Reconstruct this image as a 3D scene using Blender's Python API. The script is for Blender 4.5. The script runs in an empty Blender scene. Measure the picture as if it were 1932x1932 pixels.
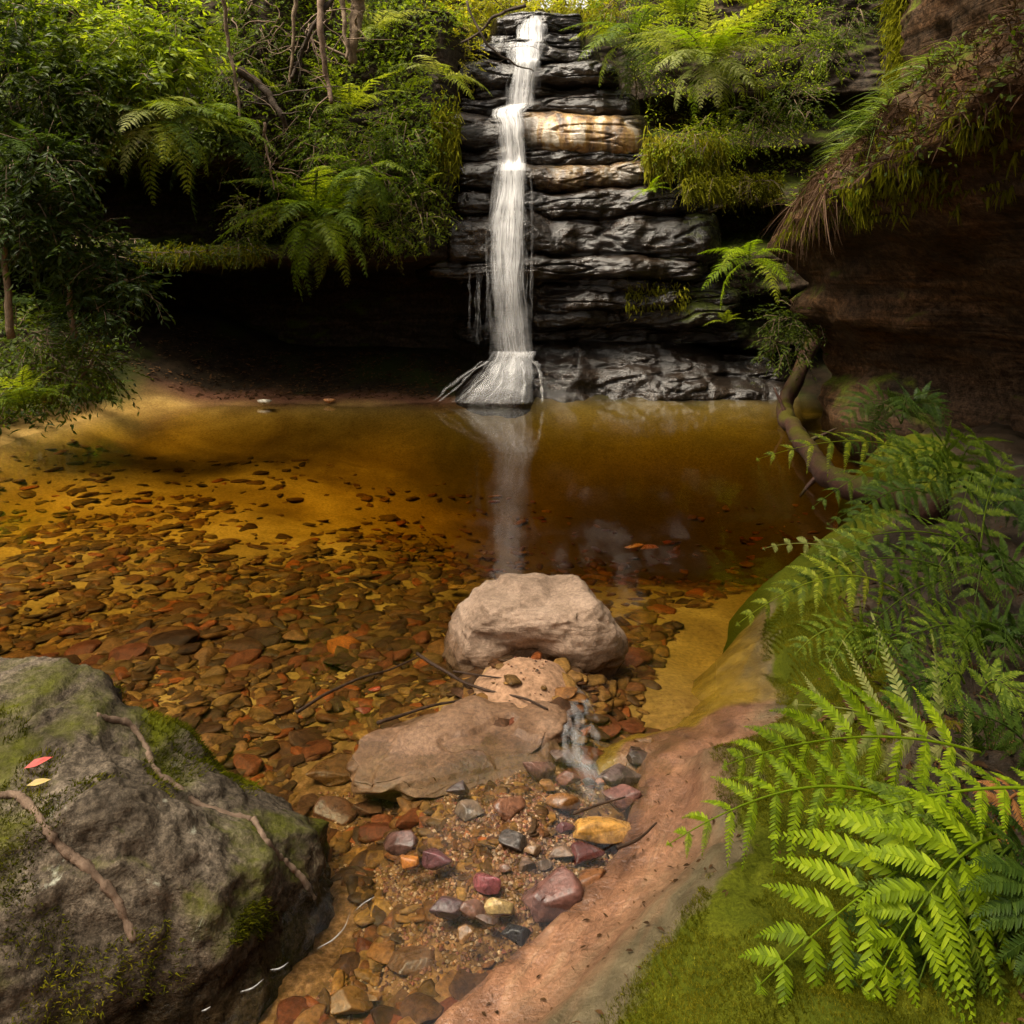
import bpy, bmesh, math, random
import numpy as np
from mathutils import Vector, Matrix

# ------------------------------------------------------------------ camera, sky, sun, exposure
sc = bpy.context.scene
COL = sc.collection
FOC, CAMH, VH = 0.8, 1.5, 0.27          # focal length (image widths), eye height over the water, horizon row
cam_d = bpy.data.cameras.new('camera'); cam = bpy.data.objects.new('camera', cam_d); COL.objects.link(cam)
cam_d.sensor_width = 36; cam_d.lens = 36*FOC; cam_d.shift_y = -(0.5-VH)
cam_d.clip_start = 0.05; cam_d.clip_end = 500
cam.location = (0, 0, CAMH); cam.rotation_euler = (math.radians(90), 0, 0)
sc.camera = cam

SUN_EL, SUN_AZ = math.radians(62), math.radians(-114)     # azimuth from +Y (towards the fall), negative = left
w = bpy.data.worlds.new('World'); sc.world = w; w.use_nodes = True
wn = w.node_tree; wn.nodes.clear()
sky = wn.nodes.new('ShaderNodeTexSky'); sky.sky_type = 'NISHITA'; sky.sun_disc = False
sky.sun_elevation = SUN_EL; sky.sun_rotation = SUN_AZ
sky.air_density = 1.0; sky.dust_density = 4.0
hs = wn.nodes.new('ShaderNodeHueSaturation'); hs.inputs['Saturation'].default_value = 0.25
bg = wn.nodes.new('ShaderNodeBackground'); bg.inputs['Strength'].default_value = 0.115
wo = wn.nodes.new('ShaderNodeOutputWorld')
wn.links.new(sky.outputs[0], hs.inputs['Color']); wt = wn.nodes.new('ShaderNodeMix'); wt.data_type = 'RGBA'; wt.blend_type = 'MULTIPLY'; wt.inputs[0].default_value = 1; wt.inputs[7].default_value = (1, .93, .82, 1)   # warm white overcast
wn.links.new(hs.outputs[0], wt.inputs[6]); wn.links.new(wt.outputs[2], bg.inputs[0]); wn.links.new(bg.outputs[0], wo.inputs[0])
sun_d = bpy.data.lights.new('sun', 'SUN'); sun_d.energy = 2.8; sun_d.angle = math.radians(28); sun_d.color = (1, 0.90, 0.72)
sun = bpy.data.objects.new('sun', sun_d); COL.objects.link(sun)
sdir = Vector((math.sin(SUN_AZ)*math.cos(SUN_EL), math.cos(SUN_AZ)*math.cos(SUN_EL), math.sin(SUN_EL)))
sun.rotation_euler = sdir.to_track_quat('Z', 'Y').to_euler(); sun.location = (0, 0, 20)
vs = sc.view_settings; vs.view_transform = 'Standard'; vs.look = 'None'; vs.exposure = 1.85; vs.gamma = 1; vs.use_curve_mapping = False
sc.render.engine = 'CYCLES'
cy = sc.cycles; cy.use_denoising = True; cy.use_adaptive_sampling = True; cy.adaptive_threshold = 0.02
cy.max_bounces = 7; cy.diffuse_bounces = 3; cy.glossy_bounces = 3; cy.transmission_bounces = 4; cy.transparent_max_bounces = 24
cy.caustics_reflective = False; cy.caustics_refractive = False; cy.sample_clamp_indirect = 4

rng = np.random.default_rng(11)
random.seed(11)

def P(px, py, d):
    """world point at depth d that stands at row py / column px of a 1932-wide picture"""
    return np.array([(px/1932-.5)*d/FOC, d, CAMH-(py/1932-VH)*d/FOC])
def W(px, py, z=0.0):
    d = FOC*(CAMH-z)/(py/1932-VH)
    return np.array([(px/1932-.5)*d/FOC, d, z])

# ------------------------------------------------------------------ numpy noise
_perm = np.random.default_rng(5).permutation(256); _perm = np.concatenate([_perm, _perm, _perm])
_grad = np.random.default_rng(6).normal(size=(256, 3)); _grad /= np.linalg.norm(_grad, axis=1)[:, None]
def pnoise(x, y, z):
    x, y, z = np.broadcast_arrays(np.asarray(x, float), np.asarray(y, float), np.asarray(z, float))
    xi, yi, zi = np.floor(x).astype(int), np.floor(y).astype(int), np.floor(z).astype(int)
    xf, yf, zf = x-xi, y-yi, z-zi
    u, v, q = [t*t*t*(t*(t*6-15)+10) for t in (xf, yf, zf)]
    def g(dx, dy, dz):
        h = _perm[_perm[_perm[(xi+dx) & 255]+((yi+dy) & 255)]+((zi+dz) & 255)] & 255
        G = _grad[h]
        return G[..., 0]*(xf-dx)+G[..., 1]*(yf-dy)+G[..., 2]*(zf-dz)
    def L(a, b, t): return a+(b-a)*t
    return 1.6*L(L(L(g(0,0,0), g(1,0,0), u), L(g(0,1,0), g(1,1,0), u), v), L(L(g(0,0,1), g(1,0,1), u), L(g(0,1,1), g(1,1,1), u), v), q)
def fbm(x, y, z, oct=4, gain=.5):
    a, s, f = 1.0, 0, 1.0
    for i in range(oct):
        s = s+a*pnoise(x*f+i*7.3, y*f+i*3.1, z*f+i*5.7); a *= gain; f *= 2.03
    return s
def ridged(x, y, z, oct=3):
    a, s, f = 1.0, 0, 1.0
    for i in range(oct):
        s = s+a*(1-np.abs(pnoise(x*f+i*4.3, y*f+i*9.1, z*f+i*2.7))); a *= .5; f *= 2.1
    return s
def sstep(a, b, x):
    t = np.clip((np.asarray(x, float)-a)/(b-a), 0, 1); return t*t*(3-2*t)

# ------------------------------------------------------------------ mesh + object helpers
def mesh(name, V, quads=None, tris=None, mat=None, smooth=True, uv=None, attrs=None):
    V = np.asarray(V, np.float32).reshape(-1, 3)
    q = np.zeros((0, 4), np.int32) if quads is None else np.asarray(quads, np.int32).reshape(-1, 4)
    t = np.zeros((0, 3), np.int32) if tris is None else np.asarray(tris, np.int32).reshape(-1, 3)
    me = bpy.data.meshes.new(name)
    me.vertices.add(len(V)); me.vertices.foreach_set('co', V.ravel())
    li = np.concatenate([q.ravel(), t.ravel()]).astype(np.int32)
    me.loops.add(len(li)); me.loops.foreach_set('vertex_index', li)
    npoly = len(q)+len(t); me.polygons.add(npoly)
    st = np.concatenate([np.arange(len(q))*4, len(q)*4+np.arange(len(t))*3]).astype(np.int32)
    tot = np.concatenate([np.full(len(q), 4), np.full(len(t), 3)]).astype(np.int32)
    me.polygons.foreach_set('loop_start', st); me.polygons.foreach_set('loop_total', tot)
    me.polygons.foreach_set('use_smooth', np.full(npoly, bool(smooth)))
    if uv is not None:
        l = me.uv_layers.new(name='UVMap'); l.data.foreach_set('uv', np.asarray(uv, np.float32)[li].ravel())
    if attrs:
        for k, a in attrs.items():
            at = me.attributes.new(k, 'FLOAT', 'POINT'); at.data.foreach_set('value', np.asarray(a, np.float32).ravel())
    me.update(calc_edges=True); me.validate()
    if mat: me.materials.append(mat)
    return me
def obj(name, me, parent=None, loc=(0, 0, 0), rot=(0, 0, 0), scale=(1, 1, 1)):
    o = bpy.data.objects.new(name, me); COL.objects.link(o)
    o.location = loc; o.rotation_euler = rot; o.scale = scale
    if parent is not None: o.parent = parent
    return o
def tag(o, label=None, cat=None, group=None, kind=None):
    if label: o['label'] = label
    if cat: o['category'] = cat
    if group: o['group'] = group
    if kind: o['kind'] = kind
    return o
def empty(name, loc=(0, 0, 0), label=None, cat=None, group=None, kind=None):
    o = bpy.data.objects.new(name, None); COL.objects.link(o); o.location = loc; o.empty_display_size = .05
    return tag(o, label, cat, group, kind)
def gridfaces(n, m, off=0):
    i, j = np.meshgrid(np.arange(n-1), np.arange(m-1), indexing='ij')
    a = (i*m+j).ravel()+off
    return np.stack([a, a+m, a+m+1, a+1], 1)
class MB:
    """collects pieces of geometry into one mesh"""
    def __init__(s): s.V = []; s.Q = []; s.T = []; s.n = 0
    def add(s, V, Q=None, T=None):
        V = np.asarray(V, float).reshape(-1, 3); s.V.append(V)
        if Q is not None and len(Q): s.Q.append(np.asarray(Q)+s.n)
        if T is not None and len(T): s.T.append(np.asarray(T)+s.n)
        s.n += len(V)
    def tube(s, pts, rad, k=6):
        pts = np.asarray(pts, float); n = len(pts)
        rad = np.broadcast_to(np.asarray(rad, float), (n,))
        T = np.gradient(pts, axis=0); T /= np.linalg.norm(T, axis=1)[:, None]+1e-9
        ref = np.where(np.abs(T[:, 2:3]) > .9, [[1, 0, 0]], [[0, 0, 1]])
        A = np.cross(T, ref); A /= np.linalg.norm(A, axis=1)[:, None]+1e-9; B = np.cross(T, A)
        th = np.arange(k)*2*math.pi/k
        V = pts[:, None]+rad[:, None, None]*(A[:, None]*np.cos(th)[None, :, None]+B[:, None]*np.sin(th)[None, :, None])
        i, j = np.meshgrid(np.arange(n-1), np.arange(k), indexing='ij'); i = i.ravel(); j = j.ravel()
        Q = np.stack([i*k+j, i*k+(j+1) % k, (i+1)*k+(j+1) % k, (i+1)*k+j], 1)
        V = np.concatenate([V.reshape(-1, 3), pts[:1], pts[-1:]]); jj = np.arange(k)
        T0 = np.stack([np.full(k, n*k), (jj+1) % k, jj], 1); T1 = np.stack([np.full(k, n*k+1), (n-1)*k+jj, (n-1)*k+(jj+1) % k], 1)
        s.add(V, Q, np.concatenate([T0, T1]))
    def mesh(s, name, mat, smooth=True):
        return mesh(name, np.concatenate(s.V), np.concatenate(s.Q) if s.Q else None, np.concatenate(s.T) if s.T else None, mat, smooth)
def smoothpath(pts, n=24, wob=0, seed=0):
    pts = np.asarray(pts, float); m = len(pts)
    d = np.concatenate([[0], np.cumsum(np.linalg.norm(np.diff(pts, axis=0), axis=1))]); t = np.linspace(0, d[-1], n)
    Pp = np.concatenate([[2*pts[0]-pts[1]], pts, [2*pts[-1]-pts[-2]]]); out = []
    for tt in t:
        i = min(max(np.searchsorted(d, tt)-1, 0), m-2); f = (tt-d[i])/(d[i+1]-d[i]+1e-9)
        p0, p1, p2, p3 = Pp[i:i+4]
        out.append(.5*((2*p1)+(-p0+p2)*f+(2*p0-5*p1+4*p2-p3)*f*f+(-p0+3*p1-3*p2+p3)*f**3))
    out = np.array(out)
    if wob:
        s = np.linspace(0, d[-1]*6, n)
        out += wob*np.stack([pnoise(s, seed+.5, 1.1), pnoise(s, seed+3.5, 4.1), pnoise(s, seed+7.7, 9.1)], 1)
    return out

# ------------------------------------------------------------------ materials
def newmat(name):
    m = bpy.data.materials.new(name); m.use_nodes = True; nt = m.node_tree
    return m, nt, nt.nodes['Principled BSDF'], nt.nodes['Material Output']
def N(nt, typ, **kw):
    n = nt.nodes.new(typ)
    for k, v in kw.items():
        if hasattr(n, k): setattr(n, k, v)
    return n
def coords(nt, scale=(1, 1, 1), kind='Object'):
    tc = N(nt, 'ShaderNodeTexCoord'); mp = N(nt, 'ShaderNodeMapping'); mp.inputs['Scale'].default_value = scale
    nt.links.new(tc.outputs[kind], mp.inputs[0]); return mp.outputs[0]
def worldpos(nt, scale=(1, 1, 1)):
    g = N(nt, 'ShaderNodeNewGeometry'); mp = N(nt, 'ShaderNodeMapping'); mp.inputs['Scale'].default_value = scale
    nt.links.new(g.outputs['Position'], mp.inputs[0]); return mp.outputs[0]
def noise(nt, vec, scale, detail=6, rough=.6, dist=0):
    n = N(nt, 'ShaderNodeTexNoise'); n.inputs['Scale'].default_value = scale; n.inputs['Detail'].default_value = detail
    n.inputs['Roughness'].default_value = rough; n.inputs['Distortion'].default_value = dist
    nt.links.new(vec, n.inputs['Vector']); return n.outputs[0]
def ramp(nt, fac, stops, interp='LINEAR'):
    r = N(nt, 'ShaderNodeValToRGB'); r.color_ramp.interpolation = interp
    e = r.color_ramp.elements
    while len(e) > len(stops): e.remove(e[-1])
    while len(e) < len(stops): e.new(.5)
    for i, (p, c) in enumerate(stops):
        e[i].position = p; e[i].color = (c, c, c, 1) if isinstance(c, (int, float)) else (*c, 1)
    nt.links.new(fac, r.inputs[0]); return r.outputs[0]
def mixc(nt, fac, a, b, blend='MIX'):
    m = N(nt, 'ShaderNodeMix', data_type='RGBA', blend_type=blend)
    for sck, val in ((m.inputs[0], fac), (m.inputs[6], a), (m.inputs[7], b)):
        if hasattr(val, 'is_linked'): nt.links.new(val, sck)
        elif isinstance(val, (int, float)): sck.default_value = val
        else: sck.default_value = (*val, 1)
    return m.outputs[2]
def math_(nt, op, a, b=None, c=None):
    m = N(nt, 'ShaderNodeMath', operation=op)
    for i, val in enumerate((a, b, c)):
        if val is None: continue
        if hasattr(val, 'is_linked'): nt.links.new(val, m.inputs[i])
        else: m.inputs[i].default_value = val
    return m.outputs[0]
def bump(nt, bsdf, h, strength, dist):
    b = N(nt, 'ShaderNodeBump'); b.inputs['Strength'].default_value = strength; b.inputs['Distance'].default_value = dist
    nt.links.new(h, b.inputs['Height']); nt.links.new(b.outputs[0], bsdf.inputs['Normal']); return b
def attr(nt, name):
    a = N(nt, 'ShaderNodeAttribute'); a.attribute_name = name; return a.outputs['Fac']
def normz(nt):
    g = N(nt, 'ShaderNodeNewGeometry'); s = N(nt, 'ShaderNodeSeparateXYZ'); nt.links.new(g.outputs['Normal'], s.inputs[0]); return s.outputs[2]

def rock_mat(name, cols, rough=(.35, .7), scale=2.0, strat=5.0, bstr=.6, moss=None, moss_lo=.5, mossz=.35, spec=.5, lichen=0, bdist=.03, mossattr=False, gold=False, sb=1.0, fine=.85, wet=False):
    m, nt, b, out = newmat(name)
    wp = worldpos(nt, (1, 1, 1)); ws = worldpos(nt, (.35, .35, strat))
    n1 = noise(nt, wp, scale, 8, .65, .6); n2 = noise(nt, ws, scale*1.3, 6, .6, .8); n3 = noise(nt, wp, scale*14, 5, .65)
    f = math_(nt, 'ADD', math_(nt, 'MULTIPLY', n1, .5), math_(nt, 'MULTIPLY', n2, .5))
    k = len(cols); c = ramp(nt, f, [(.32+.36*i/(k-1), cols[i]) for i in range(k)])
    c = mixc(nt, fine, c, ramp(nt, n3, [(.36, .35), (.5, .95), (.64, 1.6)]), 'MULTIPLY')
    c = mixc(nt, fine*.7, c, ramp(nt, noise(nt, wp, scale*50, 3, .7), [(.36, .45), (.64, 1.5)]), 'MULTIPLY')
    if gold:
        gw = worldpos(nt, (1, 1, .22)); g1 = noise(nt, gw, 4.5, 6, .6, .4)
        gc = ramp(nt, g1, [(.36, (.07, .045, .028)), (.45, (.28, .16, .07)), (.52, (.42, .26, .09)), (.58, (.56, .48, .38)), (.7, (.38, .28, .18))])
        c = mixc(nt, math_(nt, 'MULTIPLY', attr(nt, 'gold'), ramp(nt, noise(nt, wp, 1.6, 4, .6), [(.36, .15), (.55, 1)])), c, gc)
    if lichen:
        vo = noise(nt, wp, 5.5, 7, .7, 1.2); c = mixc(nt, ramp(nt, vo, [(.63, 0), (.70, lichen)]), c, (.42, .42, .33))
    rg = ramp(nt, n1, [(.3, rough[0]), (.7, rough[1])])
    if wet:   # damp band just above the pool level
        gz = N(nt, 'ShaderNodeNewGeometry'); sz = N(nt, 'ShaderNodeSeparateXYZ'); nt.links.new(gz.outputs['Position'], sz.inputs[0])
        wz = ramp(nt, math_(nt, 'ADD', sz.outputs[2], math_(nt, 'MULTIPLY', math_(nt, 'SUBTRACT', n1, .5), .12)), [(.015, 1), (.055, 0)])
        c = mixc(nt, wz, c, mixc(nt, 1, c, (.42, .36, .30), 'MULTIPLY')); rg = mixc(nt, wz, rg, (.2, .2, .2))
    if moss:
        mm = math_(nt, 'ADD', noise(nt, wp, 1.7, 9, .68, .5), math_(nt, 'MULTIPLY', normz(nt), mossz))
        if mossattr: mm = math_(nt, 'ADD', mm, attr(nt, 'moss'))
        mk = ramp(nt, mm, [(moss_lo, 0), (moss_lo+.14, 1)])
        mcol = ramp(nt, noise(nt, wp, 26, 5, .7), [(.3, tuple(x*.4 for x in moss)), (.7, tuple(x*1.25 for x in moss))])
        c = mixc(nt, mk, c, mcol); rg = mixc(nt, mk, rg, (.95, .95, .95))
    nt.links.new(c, b.inputs['Base Color']); nt.links.new(rg, b.inputs['Roughness']); b.inputs['Specular IOR Level'].default_value = spec
    h = math_(nt, 'ADD', n1, math_(nt, 'ADD', math_(nt, 'MULTIPLY', n2, sb), math_(nt, 'MULTIPLY', n3, .35)))
    bp = bump(nt, b, h, bstr, bdist)
    if gold:
        b.inputs['Coat Weight'].default_value = .6; b.inputs['Coat Roughness'].default_value = .06; nt.links.new(bp.outputs[0], b.inputs['Coat Normal'])
    return m
def leaf_mat(name, a, b_, c_=None, rough=.4, trans=.45, spec=.5, nsc=1.3):
    m, nt, b, out = newmat(name)
    g = N(nt, 'ShaderNodeNewGeometry'); r = g.outputs['Random Per Island']
    oi = N(nt, 'ShaderNodeObjectInfo')
    n = noise(nt, worldpos(nt), nsc, 4, .6)
    if nsc > 2: n = ramp(nt, n, [(.36, 0), (.64, 1)])
    f = math_(nt, 'ADD', math_(nt, 'MULTIPLY', r, .45), math_(nt, 'ADD', math_(nt, 'MULTIPLY', n, .55), math_(nt, 'MULTIPLY', math_(nt, 'SUBTRACT', oi.outputs['Random'], .4), .34)))
    st = [(.25, a), (.72, b_)]
    if c_: st.append((.9, c_))
    col = ramp(nt, f, st)
    nt.links.new(col, b.inputs['Base Color']); b.inputs['Roughness'].default_value = rough; b.inputs['Specular IOR Level'].default_value = spec
    tr = N(nt, 'ShaderNodeBsdfTranslucent'); nt.links.new(mixc(nt, 1.0, col, (1.5, 1.5, .6), 'MULTIPLY'), tr.inputs[0])
    mx = N(nt, 'ShaderNodeMixShader'); mx.inputs[0].default_value = trans
    nt.links.new(b.outputs[0], mx.inputs[1]); nt.links.new(tr.outputs[0], mx.inputs[2]); nt.links.new(mx.outputs[0], out.inputs[0])
    return m
def bark_mat(name, a, b_, moss=None, rough=.8):
    m, nt, b, out = newmat(name)
    wp = worldpos(nt); n = noise(nt, wp, 14, 8, .7, 1.0); n2 = noise(nt, wp, 60, 4, .6)
    c = ramp(nt, n, [(.3, a), (.7, b_)])
    if moss: c = mixc(nt, ramp(nt, math_(nt, 'ADD', noise(nt, wp, 3, 6, .6), math_(nt, 'MULTIPLY', normz(nt), .2)), [(.58, 0), (.75, 1)]), c, moss)
    nt.links.new(c, b.inputs['Base Color']); b.inputs['Roughness'].default_value = rough; b.inputs['Specular IOR Level'].default_value = .12
    bump(nt, b, math_(nt, 'ADD', n, math_(nt, 'MULTIPLY', n2, .4)), .7, .012)
    return m

M = {}
MOSS = (.10, .125, .012)
M['wet'] = rock_mat('wet_rock', [(.004, .003, .002), (.014, .009, .006), (.036, .024, .015)], (.10, .30), 2.6, 3.2, .75, moss=(.09, .11, .01), moss_lo=.80, mossz=.16, spec=.25, mossattr=True, bdist=.05, gold=True, sb=.6)
M['face'] = rock_mat('cliff_rock', [(.012, .009, .006), (.03, .021, .014), (.06, .04, .024)], (.5, .85), 1.4, 5, .8, moss=(.055, .07, .008), moss_lo=.60, mossz=.2, spec=.08, bdist=.05)
M['overhang'] = rock_mat('overhang_rock', [(.015, .011, .007), (.045, .026, .014), (.10, .05, .022)], (.5, .85), 1.2, 6, .8, moss=(.07, .08, .01), moss_lo=.64, mossz=.3, spec=.06, bdist=.05)
M['boulder'] = rock_mat('boulder_rock', [(.024, .018, .012), (.08, .062, .044), (.17, .135, .10)], (.6, .9), 4, 2, 1.0, moss=(.085, .09, .006), moss_lo=.58, mossz=.08, spec=.06, lichen=.75, bdist=.02, mossattr=True, wet=True)
M['pale'] = rock_mat('pale_sandstone', [(.12, .075, .048), (.32, .22, .155), (.46, .33, .245)], (.5, .8), 4.5, 3, .7, moss=(.13, .12, .04), moss_lo=1.15, mossz=.0, spec=.12, bdist=.025, mossattr=True, fine=.35, wet=True)
M['slab'] = rock_mat('slab_rock', [(.05, .025, .012), (.15, .08, .042), (.26, .155, .095)], (.3, .6), 5, 1.2, .7, spec=.3, bdist=.012, fine=.5)

def gold_mat():
    m, nt, b, out = newmat('golden_wet_rock')
    wp = worldpos(nt, (1, 1, .22)); n1 = noise(nt, wp, 4.5, 6, .6, .4); n2 = noise(nt, worldpos(nt), 1.1, 3, .5)
    c = ramp(nt, math_(nt, 'ADD', math_(nt, 'MULTIPLY', n1, .6), math_(nt, 'MULTIPLY', n2, .4)), [(.36, (.06, .035, .02)), (.46, (.34, .15, .035)), (.54, (.5, .3, .09)), (.62, (.55, .42, .28)), (.7, (.25, .15, .07))])
    nt.links.new(c, b.inputs['Base Color']); b.inputs['Roughness'].default_value = .22; b.inputs['Specular IOR Level'].default_value = .6
    bump(nt, b, math_(nt, 'ADD', n1, noise(nt, worldpos(nt, (1, 1, .5)), 22, 4, .6)), .5, .03)
    return m
M['gold'] = gold_mat()

def bank_mat():
    m, nt, b, out = newmat('sandstone_bank_rock')
    wp = worldpos(nt); m0 = N(nt, 'ShaderNodeMapping'); m0.inputs['Rotation'].default_value = (0, 0, math.radians(-57)); nt.links.new(wp, m0.inputs[0])
    mp = N(nt, 'ShaderNodeMapping'); mp.inputs['Scale'].default_value = (.9, 4, 1); nt.links.new(m0.outputs[0], mp.inputs[0])
    n1 = noise(nt, mp.outputs[0], 2.2, 7, .62, .9); n2 = noise(nt, wp, 9, 7, .7); n3 = noise(nt, wp, 90, 4, .6); nm = noise(nt, wp, 2.6, 8, .66, .5)
    pink = ramp(nt, n1, [(.30, (.08, .034, .017)), (.45, (.17, .078, .04)), (.58, (.25, .12, .063)), (.7, (.32, .18, .10))])
    pink = mixc(nt, .8, pink, ramp(nt, n2, [(.34, .5), (.66, 1.35)]), 'MULTIPLY')
    pink = mixc(nt, .3, pink, ramp(nt, n3, [(.36, .5), (.64, 1.4)]), 'MULTIPLY')
    crk = noise(nt, mp.outputs[0], 3.2, 6, .6, 1.2); pink = mixc(nt, ramp(nt, crk, [(.488, 0), (.5, .8), (.512, 0)]), pink, (.10, .045, .022))
    alg = ramp(nt, n2, [(.3, (.09, .05, .008)), (.7, (.28, .17, .02))])
    pink = mixc(nt, ramp(nt, math_(nt, 'ADD', attr(nt, 'under'), math_(nt, 'MULTIPLY', math_(nt, 'SUBTRACT', nm, .5), .5)), [(.45, 0), (.6, 1)]), pink, alg)
    grey = mixc(nt, ramp(nt, attr(nt, 'shore'), [(.75, 0), (.93, 1)]), ramp(nt, n2, [(.3, (.04, .03, .014)), (.7, (.13, .10, .055))]), ramp(nt, n2, [(.3, (.006, .004, .002)), (.7, (.035, .022, .012))]))
    wgt = math_(nt, 'ADD', attr(nt, 'shore'), math_(nt, 'MULTIPLY', math_(nt, 'SUBTRACT', n1, .5), .35))
    c = mixc(nt, ramp(nt, wgt, [(.40, 0), (.56, 1)]), pink, grey)
    mcol = ramp(nt, noise(nt, wp, 120, 3, .7), [(.3, (.03, .034, .003)), (.72, (.10, .105, .007))])
    mcol = mixc(nt, ramp(nt, nm, [(.4, 0), (.62, .8)]), mcol, (.035, .045, .004))
    mk = ramp(nt, math_(nt, 'ADD', attr(nt, 'moss'), math_(nt, 'MULTIPLY', math_(nt, 'SUBTRACT', nm, .5), 1.3)), [(.46, 0), (.6, 1)])
    c = mixc(nt, mk, c, mcol)
    nt.links.new(c, b.inputs['Base Color'])
    nt.links.new(mixc(nt, mk, ramp(nt, attr(nt, 'shore'), [(.3, .25), (.55, .6)]), (.95, .95, .95)), b.inputs['Roughness'])
    nt.links.new(mixc(nt, mk, ramp(nt, attr(nt, 'shore'), [(.3, .6), (.5, .15)]), (.02, .02, .02)), b.inputs['Specular IOR Level'])
    bump(nt, b, math_(nt, 'ADD', math_(nt, 'ADD', n1, n2), math_(nt, 'MULTIPLY', n3, .5)), .8, .014)
    return m
M['bank'] = bank_mat()
def bed_mat():
    m, nt, b, out = newmat('pool_bed_sand')
    wp = worldpos(nt); n1 = noise(nt, wp, 1.2, 6, .6, .4); n2 = noise(nt, wp, 45, 5, .7); n3 = noise(nt, wp, 7, 6, .7)
    c = ramp(nt, n1, [(.32, (.16, .09, .022)), (.5, (.30, .18, .045)), (.66, (.44, .28, .085))])
    c = mixc(nt, attr(nt, 'dry'), c, mixc(nt, n2, (.22, .12, .068), (.40, .235, .14))); c = mixc(nt, attr(nt, 'reflect_dark'), c, mixc(nt, n3, (.035, .03, .013), (.10, .08, .032))); c = mixc(nt, attr(nt, 'grit'), c, ramp(nt, noise(nt, wp, 38, 5, .75), [(.34, (.03, .014, .006)), (.5, (.11, .05, .022)), (.64, (.26, .14, .07))])); c = mixc(nt, attr(nt, 'redbank'), c, mixc(nt, n3, (.05, .022, .012), (.17, .075, .04)))  # plunge bed darkened: the dark reflection on the pool is put into its colour
    c = mixc(nt, .8, c, ramp(nt, n2, [(.28, .45), (.5, 1.0), (.74, 1.5)]), 'MULTIPLY')
    dk = mixc(nt, ramp(nt, n3, [(.35, 0), (.65, 1)]), (.007, .005, .003), (.028, .018, .009))
    mossy = mixc(nt, ramp(nt, noise(nt, wp, .9, 6, .6), [(.5, 0), (.62, 1)]), dk, (.02, .024, .004))
    c = mixc(nt, attr(nt, 'soil'), c, mossy)
    nt.links.new(c, b.inputs['Base Color']); b.inputs['Roughness'].default_value = .85; b.inputs['Specular IOR Level'].default_value = .08
    bump(nt, b, math_(nt, 'ADD', n3, n2), .5, .01)
    return m
M['bed'] = bed_mat()
def stone_mat(name, cols, rough=(.25, .55), perobj=True, val=(.65, 1.12), spec=.12):
    m, nt, b, out = newmat(name)
    g = N(nt, 'ShaderNodeNewGeometry'); oi = N(nt, 'ShaderNodeObjectInfo')
    r = oi.outputs['Random'] if perobj else g.outputs['Random Per Island']
    k = len(cols); c = ramp(nt, r, [(i/k, cols[i]) for i in range(k)], 'CONSTANT')
    wp = worldpos(nt); n = noise(nt, wp, 22, 7, .68, .6); n2 = noise(nt, wp, 110, 4, .6)
    r2 = math_(nt, 'FRACT', math_(nt, 'MULTIPLY', r, 37.7))
    c = mixc(nt, 1, c, ramp(nt, r2, [(0, val[0]), (1, val[1])]), 'MULTIPLY')
    c = mixc(nt, .85, c, ramp(nt, n, [(.34, .4), (.66, 1.5)]), 'MULTIPLY'); c = mixc(nt, .6, c, ramp(nt, n2, [(.36, .5), (.64, 1.5)]), 'MULTIPLY')
    nt.links.new(c, b.inputs['Base Color']); nt.links.new(ramp(nt, n, [(.3, rough[0]), (.7, rough[1])]), b.inputs['Roughness'])
    b.inputs['Specular IOR Level'].default_value = spec
    bump(nt, b, math_(nt, 'ADD', n, math_(nt, 'MULTIPLY', n2, .4)), .5, .008)
    return m
BROWNS = [(.10, .04, .013), (.15, .065, .018), (.075, .035, .013), (.19, .09, .022), (.12, .045, .015), (.065, .034, .015), (.16, .08, .022), (.23, .12, .032), (.10, .052, .016)]
M['stone'] = stone_mat('brown_stone', BROWNS)
M['stones'] = stone_mat('brown_stones', BROWNS+BROWNS+[(.22, .06, .015), (.16, .085, .03)], perobj=False)
M['gravel'] = stone_mat('gravel', [(.20, .09, .045), (.28, .15, .08), (.13, .055, .03), (.33, .2, .11), (.18, .065, .04), (.09, .045, .028), (.38, .26, .17), (.26, .11, .04)], perobj=False)
_single = {}
def single_stone_mat(col, rough=(.15, .45)):
    key = tuple(col)
    if key not in _single: _single[key] = stone_mat('stone_%d' % len(_single), [col], rough, True, (.8, 1.2), .45 if rough[0] < .2 else .1)
    return _single[key]

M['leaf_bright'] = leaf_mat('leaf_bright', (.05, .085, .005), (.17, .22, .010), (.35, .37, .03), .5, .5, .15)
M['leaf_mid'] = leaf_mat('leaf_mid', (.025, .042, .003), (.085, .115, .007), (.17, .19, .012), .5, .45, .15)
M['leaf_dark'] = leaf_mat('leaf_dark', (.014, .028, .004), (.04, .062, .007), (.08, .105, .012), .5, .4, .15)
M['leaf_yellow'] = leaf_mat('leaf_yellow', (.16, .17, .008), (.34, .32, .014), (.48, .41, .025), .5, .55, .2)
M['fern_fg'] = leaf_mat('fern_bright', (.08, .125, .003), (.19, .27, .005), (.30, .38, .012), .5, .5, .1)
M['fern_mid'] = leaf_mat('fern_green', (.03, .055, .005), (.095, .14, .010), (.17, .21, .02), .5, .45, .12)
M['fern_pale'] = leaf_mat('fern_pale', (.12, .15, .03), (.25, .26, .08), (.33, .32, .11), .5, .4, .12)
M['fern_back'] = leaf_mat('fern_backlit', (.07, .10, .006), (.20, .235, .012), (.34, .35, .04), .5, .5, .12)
M['fern_dark'] = leaf_mat('fern_shade', (.014, .032, .004), (.045, .075, .008), None, .5, .35, .12)  # shade near the wall put into the frond colour
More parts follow.
